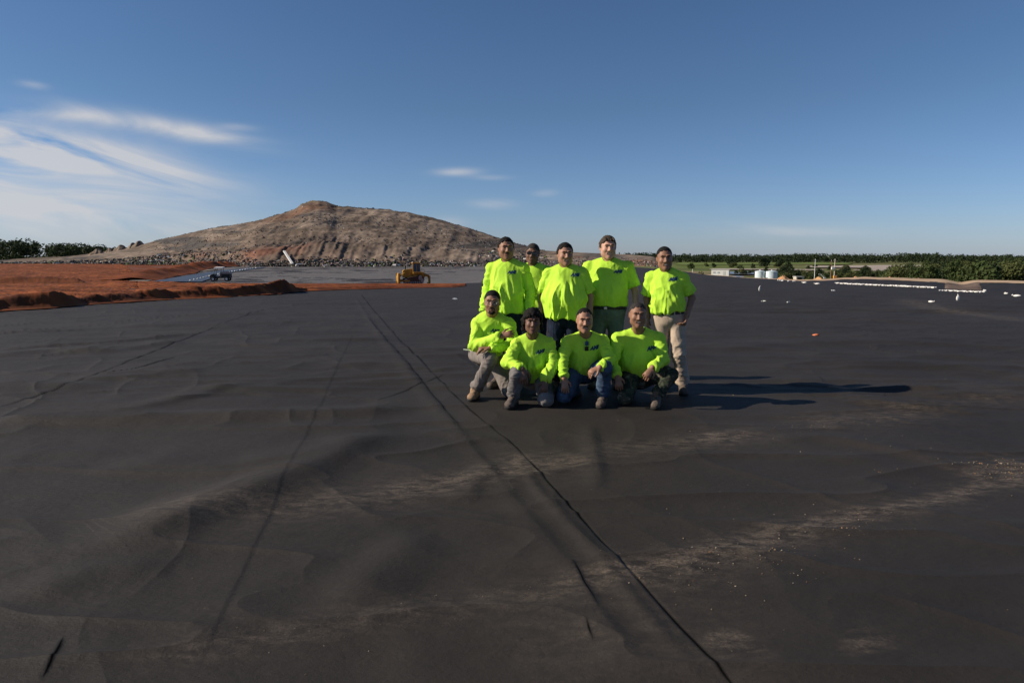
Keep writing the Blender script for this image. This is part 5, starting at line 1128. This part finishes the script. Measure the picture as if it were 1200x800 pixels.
P5 = standing(778, 7.95, 289, R(-19), lean=-.105, seed=5., w=1.02, fat=.015, hs=1.09, hem=.095, waist=.088, belt=True, sleeve='short', trousers=M['beige'], boot=M['bootb'], skin=SK[0], hair=M['hair'], hairstyle='buzz', hairline=.085, smile=True,
              headrot=(R(-4), R(3), R(-3)), handa=hang(-1), handb=(vv(-.35, -.25, -.9), vv(-.9, .1, 0), 1, .7), crease=1.1, loose=1.08,
              over=dict(elb=(.275, .07, 1.17), wrb=(.215, -.07, .96), ela=(-.26, .08, 1.15), wra=(-.25, .03, .92), kna=(-.13, .0, .49), ana=(-.15, .10, .10), toea=(-.20, -.06, .035), knb=(.085, -.05, .49), anb=(.10, .03, .10), toeb=(.12, -.15, .035)),
              logox=.085, logot=.78, label='slim smiling man standing at the right end in beige trousers and black belt')
def J_(px, py, Y): return at(px, py, Y)
def gz(px, Y, z): u = (px-600)/FPX; p = np.array([0., Y, z]); q = CP*Y+SP*(CAMZ-z); p[0] = u*q; return p
K1 = dict(seed=11., w=1.0, fat=.02, hs=1.10, hem=.0, sleeve='long', trousers=M['greyt'], boot=M['boott'], skin=SK[0], hair=M['hair'], hairstyle='buzz', hairline=.076, beard='full', moustache=True, glasses=True, headrot=(R(-3), R(2), 0), waist=.12,
     J=dict(pelvis=J_(569, 414, 7.95), neck=J_(577, 368, 7.80), head=J_(577, 354.5, 7.62), sha=J_(560, 378, 7.82), shb=J_(597, 379, 7.74), ela=J_(557, 404, 7.66), elb=J_(603, 404, 7.66), wra=J_(587, 394, 7.44), wrb=J_(574, 408, 7.44),
            hipa=J_(560, 415, 7.92), hipb=J_(579, 416, 7.95), kna=J_(575, 421, 7.47), knb=gz(596, 7.70, .075), ana=gz(557, 7.62, .10), anb=gz(599, 8.05, .09), toea=gz(553, 7.46, .035), toeb=gz(600, 8.12, .03)),
     handa=(vv(.9, -.1, .25), vv(0, 1, -.3), 1, .5), handb=(vv(-.95, -.05, -.05), vv(0, .2, -1), 1, .5), logox=.085, logot=.70,
     label='kneeling man with glasses at the left end of the front row, arms crossed')
K2 = dict(seed=12., w=.98, fat=.012, hs=1.04, hem=-.02, sleeve='long', trousers=M['greyt2'], boot=M['bootb'], skin=SK[1], hair=M['hair'], hairstyle='long', hairline=.084, headrot=(R(2), R(3), 0), waist=.10,
     J=dict(pelvis=J_(626, 440, 7.55), neck=J_(624, 394, 7.42), head=J_(624, 377, 7.28), sha=J_(606, 402, 7.42), shb=J_(643, 402, 7.42), ela=J_(595, 424, 7.28), elb=J_(649, 426, 7.36), wra=J_(612, 432, 7.08), wrb=J_(640, 445, 7.16),
            hipa=J_(616, 441, 7.52), hipb=J_(635, 441, 7.52), kna=J_(605, 438, 7.12), knb=gz(640, 7.18, .075), ana=gz(602, 7.25, .10), anb=gz(646, 7.62, .09), toea=gz(597, 7.08, .035), toeb=gz(648, 7.70, .03)),
     handa=(vv(.15, -.2, -1), vv(0, .6, 0), 1, .25), handb=(vv(-.25, -.2, -1), vv(0, 1, 0), -1, .3), logox=.075, logot=.70, crease=1.2,
     label='kneeling man with long shaggy black hair and grey jeans, second from left in front')
K3 = dict(seed=13., w=1.03, fat=.025, hs=1.06, hem=.02, sleeve='long', trousers=M['jeans'], boot=M['bootb'], skin=SK[2], hair=M['hair'], hairstyle='buzz', hairline=.090, recede=.012, moustache=True, smile=True, headrot=(R(0), R(4), 0), waist=.12,
     J=dict(pelvis=J_(685, 432, 7.6), neck=J_(686, 392, 7.45), head=J_(685, 375.5, 7.28), sha=J_(666, 400, 7.45), shb=J_(706, 399, 7.45), ela=J_(658, 424, 7.36), elb=J_(715, 421, 7.30), wra=J_(661, 443, 7.18), wrb=J_(703, 430, 7.08),
            hipa=J_(676, 433, 7.56), hipb=J_(695, 433, 7.56), kna=gz(661, 7.28, .10), knb=J_(709, 431, 7.16), ana=gz(672, 7.66, .09), anb=gz(706, 7.26, .10), toea=gz(676, 7.72, .03), toeb=gz(704, 7.10, .035)),
     handa=(vv(.1, -.2, -1), vv(0, 1, 0), 1, .3), handb=(vv(-.85, -.15, -.45), vv(0, .5, -.8), 1, .5), logox=.085, logot=.74, hung_shades=.80,
     label='kneeling smiling man with a moustache and blue jeans, sunglasses hung on his collar')
K4 = dict(seed=14., w=1.15, fat=.05, hs=1.08, hem=.03, sleeve='long', trousers=M['camo'], boot=M['bootb'], skin=SK[0], hair=M['hairg'], hairstyle='buzz', hairline=.086, smile=True, facefat=.006, headrot=(R(-3), R(4), 0), waist=.12, crease=.9,
     J=dict(pelvis=J_(750, 436, 7.6), neck=J_(748, 388, 7.48), head=J_(747.5, 369, 7.32), sha=J_(724, 397, 7.48), shb=J_(771, 396, 7.44), ela=J_(717, 424, 7.40), elb=J_(777, 420, 7.34), wra=J_(723, 440, 7.20), wrb=J_(765, 430, 7.04),
            hipa=J_(740, 437, 7.56), hipb=J_(760, 437, 7.56), kna=gz(733, 7.25, .085), knb=J_(786, 440, 7.30), ana=gz(738, 7.68, .09), anb=gz(769, 7.22, .10), toea=gz(738, 7.74, .03), toeb=gz(768, 7.06, .035)),
     handa=(vv(.2, -.3, -1), vv(0, 1, 0), 1, .4), handb=(vv(-.6, -.2, -.8), vv(0, .8, -.5), 1, .45), logox=.12, logot=.66,
     label='heavy kneeling man in dark camouflage trousers at the right end of the front row')
for q in (P1, P2, P3, P4, P5, K1, K2, K3, K4): person(q)
r = empty('pocket_pen', at(543, 409.5, 7.88)); tag(r, 'short white marker sticking out of the hip pocket of the leftmost kneeling man', 'marker'); MB().tube((0, 0, 0), (.09, 0, -.01), .008, n=8).build('barrel', M['wht'], r); MB().tube((.09, 0, -.01), (.12, 0, -.013), .009, n=8).build('cap', M['blk'], r)
